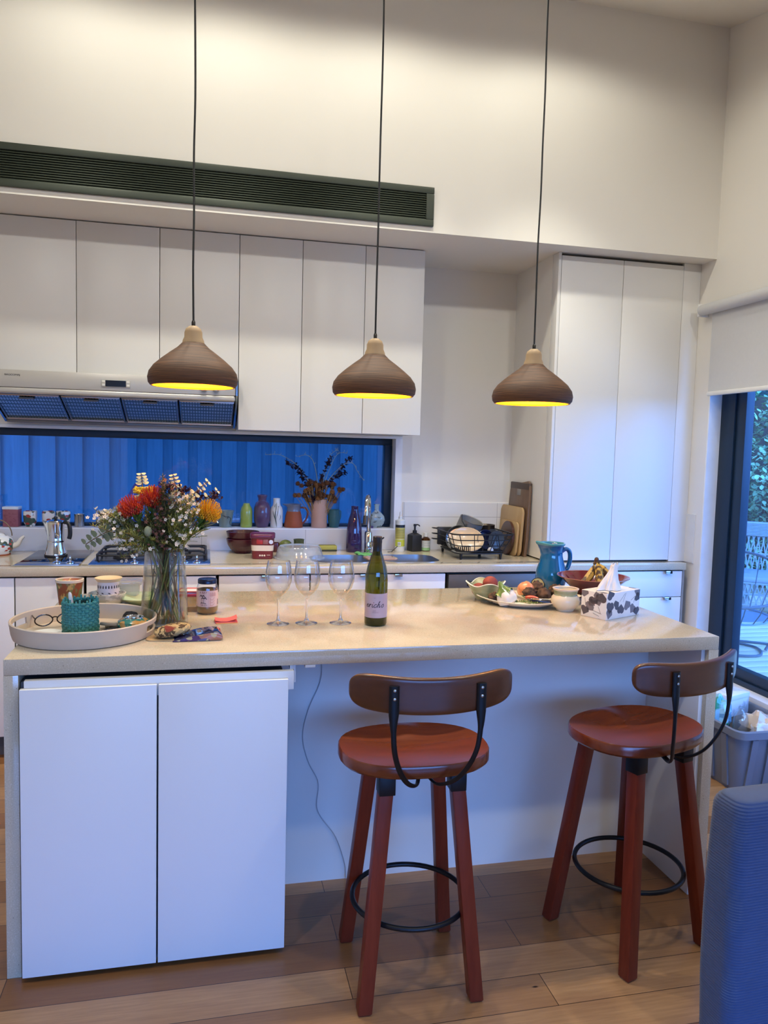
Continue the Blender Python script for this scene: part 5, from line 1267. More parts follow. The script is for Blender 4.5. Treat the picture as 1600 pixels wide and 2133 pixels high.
# right-hand group
gb = vessel('pinched_bowl', 'sage green bowl with a pinched wavy rim holding peaches', 'bowl', shell([(0, 0), (.036, 0), (.039, .004), (.058, .038), (.076, .068)], .004), spots('sage_glaze', '#8f9a78', '#7d8866', 14, .4, .65, .3, .4, (1, 1, 5)), (1.655, .70, TZ), 56,
    fn=lambda p, a, r, z: Vector((p.x*(1+.10*(z/.07)**2*math.cos(4*a)), p.y*(1+.10*(z/.07)**2*math.cos(4*a)), z+.008*(z/.07)**2*math.cos(4*a+.5))))
MB().lathe([(.0762, .0662), (.0775, .0685), (.0755, .0700), (.0715, .0690)], n=56, fn=lambda p, a, r, z: Vector((p.x*(1+.10*math.cos(4*a)), p.y*(1+.10*math.cos(4*a)), z+.008*math.cos(4*a+.5)))).build('rim', M('rim_white', '#dad6c6', .3), gb, 'pale unglazed rim')
PEACH = spots('peach_skin', '#74302e', '#9e4a36', 18, .42, .62, .75)
pf = lambda d: 1-.06*math.exp(-((math.atan2(d.y, d.x))/.25)**2)
def peach(lab, loc, r, rz): tag(MB().sph((0, 0, 0), (r, r, r*.93), 28, 18, fn=pf).build('peach', PEACH), lab, 'peach', 'peaches in the green bowl', loc=loc, rz=rz)
peach('red fuzzy peach on top in the sage green bowl', (1.672, .692, TZ+.068), .031, 2.2); peach('peach lower down, mostly hidden in the sage green bowl', (1.632, .715, TZ+.038), .030, .6)
# long white plate
def ellplate(name, lab, L, W, h, mat, loc, rz):
    b = MB(); n = 56; rows = []
    for k, z in ((0, .0), (.55, 0), (.62, .002), (.96, h-.003), (1.0, h), (.975, h+.001), (.62, .006), (0, .005)):
        if k == 0: rows.append([b.bm.verts.new((0, 0, z))]); continue
        R = []
        for i in range(n):
            a = 2*PI*i/n; c, s = math.cos(a), math.sin(a); e = 1.75
            r = (abs(c/L)**e+abs(s/W)**e)**(-1/e); R.append(b.bm.verts.new((r*c*k, r*s*k, z+.006*(abs(c)**6)*(k > .9))))
        rows.append(R)
    for A, B in zip(rows, rows[1:]):
        for i in range(n):
            j = (i+1) % n
            if len(A) == 1: b._f([A[0], B[i], B[j]])
            elif len(B) == 1: b._f([A[i], B[0], A[j]])
            else: b._f([A[i], B[i], B[j], A[j]])
    return tag(b.build(name, mat), lab, 'plate', loc=loc, rz=rz)
WPL2 = M('white_plate', '#e2dccd', .2, coat=.4)
ellplate('leaf_plate', 'long white leaf shaped plate with vegetables and seed heads', .168, .085, .022, WPL2, (1.742, .575, TZ), math.radians(-36))
PZ = TZ+.006
gp = thing('ceramic_garlic', 'white ceramic garlic bulb with a painted green leafy top', 'ornament', (1.706, .560, PZ+.001), .3); gp.rotation_euler = (-.15, -.45, .2); gp.scale = (1.18, 1.18, 1.18)
MB().lathe([(0, 0), (.020, .001), (.033, .012), (.0355, .026), (.030, .042), (.018, .056), (.009, .066), (.0065, .076)], n=40, fn=lambda p, a, r, z: Vector((p.x*(1+.05*math.cos(6*a)), p.y*(1+.05*math.cos(6*a)), z))).build('bulb', M('ceramic_white', '#e0dcd2', .2, coat=.5), gp)
b = MB(); b.lathe([(.0315, .040), (.0195, .057), (.0105, .067), (.007, .076), (.004, .085), (0, .087)], n=36, fn=lambda p, a, r, z: Vector((p.x*(1+.05*math.cos(6*a)), p.y*(1+.05*math.cos(6*a)), z-(.014*math.cos(3*a) if z < .045 else 0))))
b.build('leafy_top', spots('ceramic_green', '#5c7a3a', '#7f9a52', 24, .45, .6, .2, .5), gp)
SEED = spots('seed_pod', '#2e2119', '#5a4332', 40, .42, .62, .9, detail=5)
def pod(lab, loc, r, seed, sq=.85):
    k = random.Random(seed); P = [Vector((k.gauss(0, 1), k.gauss(0, 1), k.gauss(0, 1))).normalized() for _ in range(46)]
    fn = lambda d: .86+.22*max(math.exp(-((d-p).length/.17)**2) for p in P)+.03*math.sin(30*d.x+seed)*math.sin(27*d.y)
    tag(MB().sph((0, 0, 0), (r, r*.92, r*sq), 36, 24, fn=fn).build('seed_pod', SEED, ang=60), lab, 'seed pod', 'dark seed pods on the island', loc=loc, rz=seed)
DZ = TZ+.006
pod('dark knobbly seed pod at the pointed end of the white leaf plate', (1.655, .598, PZ+.022), .027, 1, .8)
pod('dark seed pod in front of the onion stalk', (1.812, .612, DZ+.034), .032, 2)
pod('dark seed pod in the middle front of the pile of pods', (1.862, .590, DZ+.032), .032, 3)
pod('dark seed pod between the onion and the blue jug', (1.868, .672, DZ+.044), .035, 4)
pod('large dark seed pod beside the cream lidded pot', (1.925, .598, DZ+.040), .036, 5)
pod('dark seed pod tucked at the back of the pile under the blue jug', (1.945, .66, DZ+.034), .030, 6)
ellplate('serving_dish', 'white dish under the onion and dark seed pods', .150, .085, .026, M('dish_cream', '#ddd2b8', .25, coat=.4), (1.885, .635, TZ), math.radians(-22))
on = thing('onion', 'round orange-brown onion with a dry stalk among the seed pods', 'onion', (1.818, .668, DZ+.036)); on.rotation_euler = (-.75, .35, 0)
MB().sph((0, 0, 0), (.036, .036, .034), 32, 20, fn=lambda d: 1-.12*math.exp(-((1-d.z)/.06)**2)).build('body', spots('onion_skin', '#c9794e', '#d99a68', 10, .4, .6, .3, .3, (6, 6, 1)), on)
MB().tube(bez([(0, 0, .026), (.002, 0, .038), (.010, .004, .046), (.020, .004, .048)], 5), [.009-.0003*i for i in range(16)], 10).build('stalk', M('dry_stalk', '#a58d5c', .8), on)
cl = thing('chilli', 'small red chilli lying over the edge of the white leaf plate', 'chilli', (1.800, .548, PZ+.022), -.75)
MB().tube(bez([(-.034, 0, .002), (-.015, .004, .004), (.012, .002, .002), (.038, -.006, -.006)], 6), [.0085*math.sin(PI*min(.96, .16+.8*i/18))+.001 for i in range(19)], 14).build('body', M('chilli_red', '#b8452f', .25, coat=.4), cl)
MB().tube(bez([(-.034, 0, .002), (-.042, -.003, .006), (-.048, -.004, .012)], 5), .002, 8).build('stem', M('chilli_stem', '#56703a', .6), cl)
ag = thing('aubergine', 'slim dark purple aubergine at the tip of the white leaf plate', 'aubergine', (1.825, .512, PZ+.017), -.42)
MB().tube(bez([(-.050, 0, .004), (-.020, 0, .002), (.020, 0, .001), (.052, 0, .004)], 6), [.012*math.sin(PI*min(.95, .22+.72*i/18))**.6 for i in range(19)], 20).build('body', M('aubergine_skin', '#1f1b2c', .15, coat=.6), ag)
b = MB()
for k in range(5): a = 2*PI*k/5; b.leaf((-.048, .006*math.cos(a), .004+.006*math.sin(a)), (1, .3*math.cos(a), .3*math.sin(a)), .018, .009, up=(0, math.cos(a), math.sin(a)))
b.tube([(-.048, 0, .004), (-.062, .002, .008)], .003, 8); b.build('calyx', M('calyx_green', '#4a5a3a', .6), ag)
b = MB(); rnd = random.Random(5)
for s_ in range(4):
    o0 = Vector((-.05+.012*s_, -.006+.008*s_, .006)); P = [o0, o0+Vector((.04, -.004, .006)), o0+Vector((.085, -.010+.004*s_, .004))]; C = bez(P, 6); b.tube(C, .0009, 5)
    for c in C:
        for _ in range(3): b.leaf(c, (rnd.uniform(-.4, 1), rnd.uniform(-1, 1), rnd.uniform(0, .8)), .009, .004)
tag(b.build('thyme_sprig', M('thyme_green', '#66783f', .6, nz=(40, .3))), 'bundle of green thyme sprigs along the front of the leaf plate', 'herb', loc=(1.745, .530, PZ+.004), rz=-.62)
cp = thing('cream_pot', 'squat cream pottery pot with a green glazed neck band', 'pot', (1.893, .462, TZ))
MB().lathe(shell([(0, 0), (.032, 0), (.034, .004), (.034, .006), (.048, .018), (.0555, .036), (.052, .052), (.045, .060), (.043, .064), (.045, .070), (.047, .079), (.049, .084)], .004), n=52, m=[0]*7+[1]*3+[0]*16).build('body', [M('cream_pottery', '#d9cfb6', .28, nz=(30, .04), st=(1, 1, 6), coat=.3), spots('neck_glaze', '#6f7d5c', '#9aa383', 12, .4, .6, .2, .4, (1, 1, 6))], cp)
MB().lathe([(.046, .0825), (.050, .0835), (.0505, .0865), (.047, .0875), (.043, .0845)], n=52).build('rim', M('pot_rim_pink', '#d8c3b2', .3), cp)
# blue jug
bj = thing('water_jug', 'large glossy turquoise blue pottery jug with a handle', 'jug', (2.030, .885, TZ))
BLU = M('jug_blue', '#08588a', .10, nz=(5, .18), coat=.6)
JB = [(0, 0), (.050, 0), (.054, .004), (.065, .035), (.068, .060), (.064, .090), (.054, .125), (.0475, .155), (.047, .180), (.052, .200), (.056, .206)]
spout = lambda p, a, r, z: Vector((p.x-(.020*max(0, -math.cos(a))**10*max(0, (z-.15)/.056)), p.y, z+.006*max(0, -math.cos(a))**6*max(0, (z-.19)/.016)))
MB().lathe(shell(JB, .005), n=64, fn=spout).build('body', BLU, bj)
MB().lathe([(.0545, .200), (.0575, .204), (.0575, .209), (.053, .211), (.050, .204)], n=64, fn=spout).build('rim', M('jug_rim', '#3f8a96', .15, coat=.6), bj, 'paler worn rim')
MB().tube(bez([(.046, 0, .172), (.066, 0, .182), (.084, 0, .170), (.088, 0, .135), (.078, 0, .098), (.060, 0, .085)], 8), .0095, 14, flat=1.25).build('handle', BLU, bj)
ab = thing('halved_avocado', 'halved fruit with a dark rim propped beside the blue jug', 'fruit', (1.955, .855, TZ+.030)); ab.rotation_euler = (math.radians(80), math.radians(0), math.radians(-30))
MB().sph((0, 0, 0), (.030, .030, .024), 28, 16, fn=lambda d: 1 if d.z < .02 else max(.05, .02/max(d.z, .02))).build('skin', M('dark_rind', '#25231f', .6), ab)
MB().lathe([(0, .0012), (.026, .0010), (.0265, .0005)], n=28).build('flesh', M('pale_flesh', '#9a9a72', .5), ab)
# red bowl and bananas
rd = thing('fruit_bowl', 'wide glossy dark red bowl holding bananas', 'bowl', (2.135, .700, TZ))
REDG = spots('oxblood_glaze', '#56141c', '#742630', 5, .42, .6, .1, .6, (1, 1, 4))
MB().lathe(shell([(0, 0), (.058, 0), (.060, .005), (.062, .010), (.095, .045), (.135, .080), (.148, .090)], .005), n=72).build('body', REDG, rd)
MB().lathe([(.1465, .0885), (.150, .0905), (.1495, .0930), (.1455, .0920)], n=72).build('rim', M('worn_rim', '#9a6a56', .2, coat=.5), rd, 'worn pale rim')
BAN = spots('banana_skin', '#a88a3c', '#3a2616', 60, .51, .58, .5, st=(1, 1, .55))
def banana(lab, P, loc):
    t = thing('banana', lab, 'banana', loc, 0, 'spotted bananas in the red bowl'); C = bez(P, 9); L = len(C)
    MB().tube(C, [max(.004, .0178*math.sin(PI*min(1, max(0, .06+.94*(i/(L-1)))))**.45*(1 if i < L*.72 else max(.38, 1-(i-L*.72)/(L*.22)))) for i in range(L)], 7).build('body', BAN, t)
    MB().tube([C[-3], C[-1], C[-1]+(C[-1]-C[-3])*.6], [.0065, .006, .0058], 8).build('stem', M('banana_stem', '#4a3522', .8), t); return t
BL = (2.150, .705, TZ+.02)
banana('spotted banana curving down at the jug side of the red bowl', [(-.085, -.030, .040), (-.060, -.030, .058), (-.030, -.020, .090), (-.010, -.005, .128)], BL)
mid = banana('spotted banana in the middle of the small bunch in the red bowl', [(-.035, -.085, .038), (-.022, -.070, .066), (-.010, -.040, .100), (-.003, -.008, .132)], BL)
banana('spotted banana on the tissue box side of the bunch in the red bowl', [(.045, -.070, .036), (.036, -.056, .066), (.018, -.032, .100), (.004, -.006, .130)], BL)
MB().sph((-.003, -.006, .140), (.010, .009, .012), 12, 8).build('crown', M('banana_stem', '#4a3522', .8), mid)

# tissue box: corner towards the viewer at (1.961, .270)
tx = thing('tissue_box', 'white tissue box printed with grey ginkgo leaves, one tissue pulled up', 'tissue box', (1.961, .270, TZ), math.atan2(.088, .187))
BW, BD, BH = .207, .112, .098
MB().box(0, 0, 0, BW, BD, BH, .0012).build('carton', M('carton_white', '#e4e1dc', .45), tx)
def fan(b, P, c, r, a0, spread, m, notch=True):
    """ginkgo leaf: a notched fan laid on a face; P maps face coordinates to space"""
    n = 44; ctr = P(*c)
    pts = []
    for i in range(n+1):
        t = i/n; a = a0+spread*(t-.5); q = .92*r*(.88+.12*abs(math.cos(2.5*PI*(t-.5)+PI/2))**.6)*(1-(abs(2*t-1)**6)*.25); pts.append((c[0]+q*math.cos(a), c[1]+q*math.sin(a)))
    lo = [(max(x0_, min(x1_, u)), max(y0_, min(y1_, v))) for u, v in pts]
    V = [b.bm.verts.new(P(u, v)) for u, v in lo]; c_ = b.bm.verts.new(ctr)
    for i in range(n):
        if (Vector(lo[i])-Vector(lo[i+1])).length > 1e-6: b._f([c_, V[i], V[i+1]], m)
def stalk(b, P, p, q, m, w=.0006):
    d = (Vector(q)-Vector(p)).normalized(); s = Vector((-d.y, d.x))*w
    f = lambda v: b.bm.verts.new(P(max(x0_, min(x1_, v.x)), max(y0_, min(y1_, v.y))))
    b._f([f(Vector(p)-s), f(Vector(q)-s), f(Vector(q)+s), f(Vector(p)+s)], m)
G1, G2, G3 = M('ginkgo_dark', '#4c4850', .5), M('ginkgo_grey', '#6f6a70', .5), M('ginkgo_line', '#3a363c', .5)
x0_, x1_, y0_, y1_ = .001, BW-.001, .001, BH-.001
front = lambda u, v: Vector((u, -.0004, v))
b = MB()
for c, r, a, sp, m in (((.018, .020), .050, 1.45, 1.5, 0), ((.012, .002), .040, 1.3, 1.5, 1), ((.075, .060), .034, 3.7, 1.9, 0), ((.090, .052), .040, 4.6, 1.8, 0), ((.118, .062), .040, 5.2, 1.7, 1), ((.150, .012), .040, .9, 1.6, 1), ((.19, .0), .035, 1.7, 1.8, 0), ((.012, .108), .040, 5.4, 2.0, 0), ((.19, .070), .042, 1.2, 2.2, 1), ((.206, .060), .035, 2.6, 1.6, 0)): fan(b, front, c, r, a, sp, m)
for p, q in (((.100, .058), (.118, .092)), ((.150, .06), (.178, .075)), ((.080, .062), (.112, .09)), ((.168, .048), (.176, .07))): stalk(b, front, p, q, 2)
b.build('print', [G1, G2, G3], tx)
x0_, x1_, y0_, y1_ = .001, BD-.001, .001, BH-.001
side = lambda u, v: Vector((-.0004, u, v))
b = MB()
for c, r, a, sp, m in (((.060, .050), .032, 1.7, 2.3, 0), ((.050, .046), .034, .6, 1.5, 1), ((.030, .048), .030, 1.2, 1.7, 1), ((.085, .025), .038, 2.2, 1.8, 1), ((.100, .006), .038, 1.8, 1.7, 0), ((.100, .072), .036, 1.4, 2.2, 1), ((.020, .098), .040, 4.9, 2.1, 0), ((.048, .100), .026, 4.4, 1.8, 1)): fan(b, side, c, r, a, sp, m)
for p, q in (((.060, .028), (.020, .020)), ((.030, .010), (.058, .018)), ((.096, .070), (.092, .040)), ((.036, .046), (.024, .022))): stalk(b, side, p, q, 2)
b.build('print', [G1, G2, G3], tx)
x0_, x1_, y0_, y1_ = .001, BW-.001, .001, BD-.001
topf = lambda u, v: Vector((u, v, BH+.0004))
b = MB()
for c, r, a, sp, m in (((.020, .030), .030, 3.6, 2.2, 0), ((.16, .100), .034, 1.5, 2.0, 1), ((.195, .020), .034, .6, 1.8, 0)): fan(b, topf, c, r, a, sp, m)
b.build('print', [G1, G2, G3], tx)
b = MB(); b.prism([(BW/2+.055*math.cos(2*PI*k/28), BD/2+.020*math.sin(2*PI*k/28)) for k in range(28)], BH+.0003, BH+.0009); b.build('opening', M('film_pale', '#b9dfe2', .15), tx)
def tis(u, v):
    a = 2*PI*u; k = 1-v; fold = 1+(.26*math.sin(3*a+2*v)+.15*math.sin(7*a+4*v)+.07*math.sin(13*a-5*v))*(.22+.78*k)
    r = (.013+.033*k**1.7)*fold*(1+.25*math.exp(-((v-.93)/.07)**2))
    return Vector((BW/2-.012+.010*v+r*1.25*math.cos(a)+.014*v*v, BD/2-.004+r*.62*math.sin(a), BH+.002+.095*v**.9+.004*math.sin(5*a)*v))
b = MB(); b.grid(tis, 72, 22, cu=True); b.build('tissue', M('tissue_paper', '#eceae8', .8, sss=0), tx, ang=70)

# ---------------------------------------------------------------- bouquet in the glass vase
FB = Vector((VX, VY, TZ))
def px(u, v, dy=0.0):
    """offset in the bouquet: metres right and up from the vase base centre, dy metres away from the viewer"""
    return Vector(((u-343)/622*.975+dy*.23, dy+.225*(u-343)/622*-.0, (1298-v)/622))
STEMG = M('flower_stem', '#7d8448', .6, nz=(20, .3)); STEMB = M('woody_stem', '#80643f', .7, nz=(20, .3))
LEAFG = M('leaf_green', '#5f7a34', .45, nz=(15, .25)); LEAFD = M('leaf_dark', '#565c30', .55, nz=(15, .3)); LEAFE = M('eucalyptus_leaf', '#c3c9a6', .55, nz=(12, .2))
NEED = M('needle_leaf', '#949648', .6, nz=(20, .35)); WAX = M('wax_petal', '#e6dcc8', .5, nz=(20, .06)); WAXC = M('wax_heart', '#a8746a', .6)
rb_ = random.Random(21)
def stem_to(p, k, r=.0028, foot=None):
    """stem from inside the water, through the mouth of the vase, to p"""
    a = k*2.4; f = foot or Vector((-.060*math.cos(a), -.055*math.sin(a), .018))
    m = Vector((max(-.050, min(.050, p.x*.45)), max(-.045, min(.045, p.y*.5)), .242))
    return bez([f, f.lerp(m, .5)+Vector((0, 0, 0)), m, m.lerp(p, .55)+Vector((0, 0, .012)), p], 6)
def pincushion(lab, p, d, r, m, k, leaves=True):
    t = thing('pincushion_flower', lab, 'flower', FB, 0, 'flowers in the glass vase')
    C = stem_to(p-d*r*.5, k); MB().tube(C, .0036, 8).build('stem', STEMG, t)
    b = MB(); q = d.to_track_quat('Z', 'Y'); b.sph(p-d*r*.15, (r*.42, r*.42, r*.5), 14, 10, m=1, mtx=q.to_matrix().to_4x4())
    for i in range(190):
        z = 1-1.45*(i+.5)/190; a = i*2.39996; s = math.sqrt(max(0, 1-z*z)); v = Vector((s*math.cos(a), s*math.sin(a), z)); v = q @ v
        o = p-d*r*.15+v*r*.38; e = p-d*r*.1+v*r*rb_.uniform(.92, 1.08)+d*r*.22; mid = o.lerp(e, .55)+v*r*.16-d*r*.05
        b.tube([o, mid, e, e+d*r*.10-v*r*.05], [r*.030, r*.028, r*.026, r*.034], 4, m=0 if i % 3 else 1, caps=True)
    b.build('flower_head', m, t, ang=60)
    if leaves:
        b = MB()
        for i in range(16):
            a = i*2.4; L = -d; side = (q @ Vector((math.cos(a), math.sin(a), 0))); o = p-d*r*(.5+.16*i*.5); b.leaf(o, side*.8+d*.5+Vector((0, 0, .1)), .048, .013, curl=.1)
        b.build('leaf', LEAFG, t)
ORG = [M('pin_orange', '#d2481f', .5, nz=(30, .15)), M('pin_red', '#a82a2c', .5, nz=(30, .15))]; YEL = [M('pin_yellow', '#e8b41e', .5, nz=(30, .1)), M('pin_gold', '#c98a1a', .5)]
pincushion('orange-red pincushion flower leaning towards the coffee pot', px(279, 1058, -.02), Vector((-.35, -.25, .9)).normalized(), .040, ORG, 1)
pincushion('orange-red pincushion flower in the middle of the bouquet', px(318, 1040, .0), Vector((.05, -.2, 1)).normalized(), .042, ORG, 2)
pincushion('bright yellow pincushion flower on the far side from the coffee pot', px(433, 1066, -.01), Vector((.35, -.25, .85)).normalized(), .041, YEL, 3)
b = MB(); p = px(295, 1024, .03); C = stem_to(p, 4); b.tube(C, .002, 6, m=1)
for i in range(90):
    a = i*2.4; r = .030*math.sqrt(i/90); b.sph(p+Vector((r*math.cos(a)*1.15, r*math.sin(a), .008*math.sin(i)+.2*r)), .0042, 6, 4)
o = b.build('yarrow_flower', [M('yarrow_yellow', '#d8bf2c', .6, nz=(30, .2)), STEMG]); tag(o, 'flat bright yellow yarrow flower above the orange pincushions', 'flower', 'flowers in the glass vase', loc=FB)
def eucalyptus(lab, p0, p, k, n=8, size=.020, leafm=None):
    t = thing('eucalyptus_sprig', lab, 'sprig', FB, 0, 'flowers in the glass vase')
    C = stem_to(p0, k); C2 = bez([p0, p0.lerp(p, .5)+Vector((0, 0, .006)), p], 8); MB().tube(C+C2[1:], .0016, 6).build('stem', STEMB, t)
    b = MB(); L = len(C2)
    for i in range(n):
        f = i/(n-1); c = C2[min(L-1, int(f*(L-1)))]; d = (C2[min(L-1, int(f*(L-1))+1)]-C2[max(0, int(f*(L-1))-1)]).normalized(); sd = d.cross(Vector((.25, -1, .2)) if i % 2 else Vector((-.3, .55, .9))).normalized(); s = 1.45*size*(1-.5*f)
        for sg in (1, -1):
            o = c+sd*sg*s*.65; ax = (d*.55+sd*sg*.2+Vector((0, -.55, .25))).normalized(); u = sd; w_2 = ax.cross(u).normalized()
            V = [b.bm.verts.new(o+u*s*.60*math.cos(2*PI*q/10)+w_2*s*.52*math.sin(2*PI*q/10)+ax*s*.10*math.cos(4*PI*q/10)) for q in range(10)]; ct = b.bm.verts.new(o-ax*s*.06)
            for q in range(10): b._f([ct, V[q], V[(q+1) % 10]])
    b.build('leaf', leafm or LEAFE, t)
eucalyptus('upright eucalyptus sprig rising above the yellow yarrow', px(290, 1040, .05), px(285, 988, .05), 5, 8, .017)
eucalyptus('upright eucalyptus sprig in the middle top of the bouquet', px(360, 1030, .04), px(352, 989, .04), 6, 6, .015)
eucalyptus('eucalyptus sprig arching above the yellow pincushion', px(385, 1045, .02), px(428, 1001, .02), 7, 8, .015)
eucalyptus('short eucalyptus sprig tip pointing over the yellow pincushion', px(400, 1060, .03), px(446, 1020, .03), 8, 6, .014)
eucalyptus('long drooping eucalyptus sprig reaching out over the hob', px(262, 1092, -.02), px(192, 1129, -.03), 9, 14, .023, M('eucalyptus_grey', '#8a9370', .55, nz=(12, .2)))
eucalyptus('eucalyptus sprig arching over the hob above the drooping one', px(270, 1085, .0), px(214, 1082, .0), 10, 11, .019, M('eucalyptus_grey', '#8a9370', .55, nz=(12, .2)))
eucalyptus('eucalyptus sprig standing between the orange and yellow pincushions', px(375, 1070, .0), px(400, 1030, .0), 11, 7, .014)
def waxflower(lab, p, k, sx, sz, nf, seed, dens=1.0, brown=False):
    t = thing('waxflower_spray', lab, 'flower', FB, 0, 'flowers in the glass vase'); r = random.Random(seed)
    tips = []; b = MB(); root = Vector((max(-.04, min(.04, p.x*.35)), p.y*.3, .25)); b.tube(stem_to(root.lerp(p, .4), k), .0022, 6)
    nb = MB()
    for i in range(int(nf*.6)):
        e = p+Vector((r.gauss(0, sx), r.gauss(0, sx*.7), r.gauss(0, sz))); m = root.lerp(e, .55)+Vector((r.uniform(-.01, .01), r.uniform(-.01, .01), .01)); C = bez([root, m, e], 5); b.tube(C, .0008, 4); tips.append(e)
        for c in C[3:]:
            for _ in range(5): nb.leaf(c, (r.uniform(-1, 1), r.uniform(-1, 1), r.uniform(-.2, 1)), r.uniform(.012, .024), .0028)
    b.build('stem', STEMB, t); nb.build('leaf', LEAFD if brown else NEED, t)
    fb = MB()
    for i in range(nf):
        e = tips[i % len(tips)]+Vector((r.gauss(0, .010), r.gauss(0, .010), r.gauss(0, .010))); dn = Vector((r.uniform(-.7, .7), -1+r.uniform(-.2, .9), r.uniform(-.1, .9))).normalized(); u = dn.orthogonal().normalized(); w_3 = dn.cross(u); s = r.uniform(.0050, .0070)
        ct = fb.bm.verts.new(e)
        for q in range(5):
            a = 2*PI*q/5; a2 = a+.55; fb._f([ct, fb.bm.verts.new(e+(u*math.cos(a-.55)+w_3*math.sin(a-.55))*s*.75+dn*.001), fb.bm.verts.new(e+(u*math.cos(a)+w_3*math.sin(a))*s*1.15+dn*.0018), fb.bm.verts.new(e+(u*math.cos(a2)+w_3*math.sin(a2))*s*.75+dn*.001)], 0)
        fb.sph(e+dn*.0008, .0012, 5, 4, m=1)
    fb.build('blossom', [WAX, WAXC] if not brown else [M('brown_bloom', '#6b4034', .7), WAXC], t)
waxflower('white waxflower spray high in front of the yellow pincushion', px(383, 1058, -.03), 12, .020, .026, 70, 1)
waxflower('white waxflower spray low at the vase rim under the yellow pincushion', px(386, 1108, -.04), 13, .022, .030, 72, 2)
waxflower('white waxflower spray low at the vase rim on the hob side', px(284, 1118, -.04), 14, .036, .022, 80, 3)
waxflower('white waxflower spray spreading over the hob', px(238, 1086, -.01), 15, .026, .020, 84, 4)
waxflower('white waxflower spray between the two vase rim sprays at the back', px(350, 1075, .05), 16, .026, .03, 30, 5)
waxflower('dark brown dried flower spray down the middle of the bouquet', px(348, 1060, -.03), 17, .014, .045, 90, 6, brown=True)
waxflower('dark brown dried flower spray low in the middle of the bouquet', px(345, 1108, -.045), 18, .014, .028, 70, 8, brown=True)
waxflower('dark brown dried flower spray behind the drooping eucalyptus', px(305, 1098, -.01), 19, .018, .020, 34, 9, brown=True)
def foliage(lab, p, k, n, L, W, spread, mat, seed):
    t = thing('foliage_branch', lab, 'branch', FB, 0, 'flowers in the glass vase'); r = random.Random(seed); C = stem_to(p, k); MB().tube(C, .0026, 6).build('stem', STEMG, t); b = MB()
    for i in range(n):
        c = C[-1].lerp(C[len(C)//2+2], r.random()); b.leaf(c, (r.uniform(-1, 1)*spread+p.x*4, r.uniform(-.8, .8)*spread, r.uniform(.1, 1)), L*r.uniform(.6, 1.1), W, curl=r.uniform(-.2, .2))
    b.build('leaf', mat, t)
foliage('green branch with pointed leaves below the yellow pincushion', px(420, 1088, -.01), 20, 30, .060, .013, .5, LEAFG, 1)
foliage('dark green branch deep in the middle of the bouquet', px(338, 1125, -.03), 21, 34, .045, .010, 1.0, LEAFD, 2)
foliage('dark green branch behind the orange pincushions', px(310, 1085, .04), 22, 34, .055, .012, .9, LEAFD, 3)
foliage('grey-green branch behind the white waxflowers', px(395, 1075, .05), 23, 34, .05, .011, .8, M('leaf_grey', '#727b52', .55, nz=(15, .2)), 4)
foliage('dark green branch hanging at the vase rim', px(372, 1135, -.05), 24, 26, .04, .009, 1.0, LEAFD, 5)
t = thing('banksia_bud', 'grey-green oval bud in the centre of the bouquet', 'bud', FB, 0, 'flowers in the glass vase'); p = px(319, 1101, -.055)
MB().tube(stem_to(p-Vector((0, 0, .015)), 25), .0028, 8).build('stem', STEMG, t)
MB().sph(p, (.0125, .0125, .017), 22, 16, fn=lambda d: 1+.05*math.sin(22*d.z)*math.sin(9*math.atan2(d.y, d.x))).build('head', M('bud_green', '#8c9273', .7, nz=(60, .25)), t)
def darkflower(lab, p, k, seed):
    r = random.Random(seed); b = MB(); b.tube(stem_to(p, k), .0018, 6, m=1)
    for i in range(60): b.leaf(p+Vector((r.gauss(0, .010), r.gauss(0, .010), r.gauss(0, .008))), (r.uniform(-1, 1), r.uniform(-1, .6), r.uniform(-.2, 1)), .016, .008)
    tag(b.build('burgundy_flower', [M('burgundy_petal', '#3b1428', .7, nz=(20, .3)), STEMB]), lab, 'flower', 'flowers in the glass vase', loc=FB)
darkflower('dark burgundy flower behind the yellow pincushion', px(438, 1034, .03), 26, 1); darkflower('dark burgundy flower beside the arching eucalyptus', px(410, 1036, .04), 27, 2)
darkflower('dark reddish flower cluster at the top middle of the bouquet', px(350, 1018, .0), 28, 3); darkflower('dark reddish flower cluster beside the turquoise vase', px(376, 1024, .01), 29, 4)
# bare cut stems standing in the water
for i in range(14):
    a = i*2.4; r0 = .02+.035*((i*7) % 5)/5
    tag(MB().tube(bez([(r0*math.cos(a)*1.1, r0*math.sin(a), .018+.004*(i % 3)), (r0*.4*math.cos(a+.8), r0*.4*math.sin(a+.8), .12), (-r0*.5*math.cos(a), -r0*.5*math.sin(a), .235), (-r0*.8*math.cos(a), -r0*.7*math.sin(a), .275)], 6), .0021+.0016*(i % 4 == 0), 7).build('cut_stem', STEMB if i % 2 else STEMG),
        'one of the bare cut stems crossing in the vase water', 'stem', 'bare stems in the vase water', loc=FB)
b = MB(); r = random.Random(4)
for i in range(60):
    a = r.uniform(0, 6.3); q = r.uniform(.0, .05); b.leaf((q*math.cos(a), q*math.sin(a), r.uniform(.10, .235)), (r.uniform(-.6, .6), r.uniform(-.6, .6), r.uniform(-1, .6)), .035, .006)
o = b.build('submerged_leaves', [M('wet_leaf', '#4a4a24', .4, nz=(20, .3))]); tag(o, 'mass of thin wet leaves packed inside the vase neck', 'leaves', None, 'stuff', loc=FB)

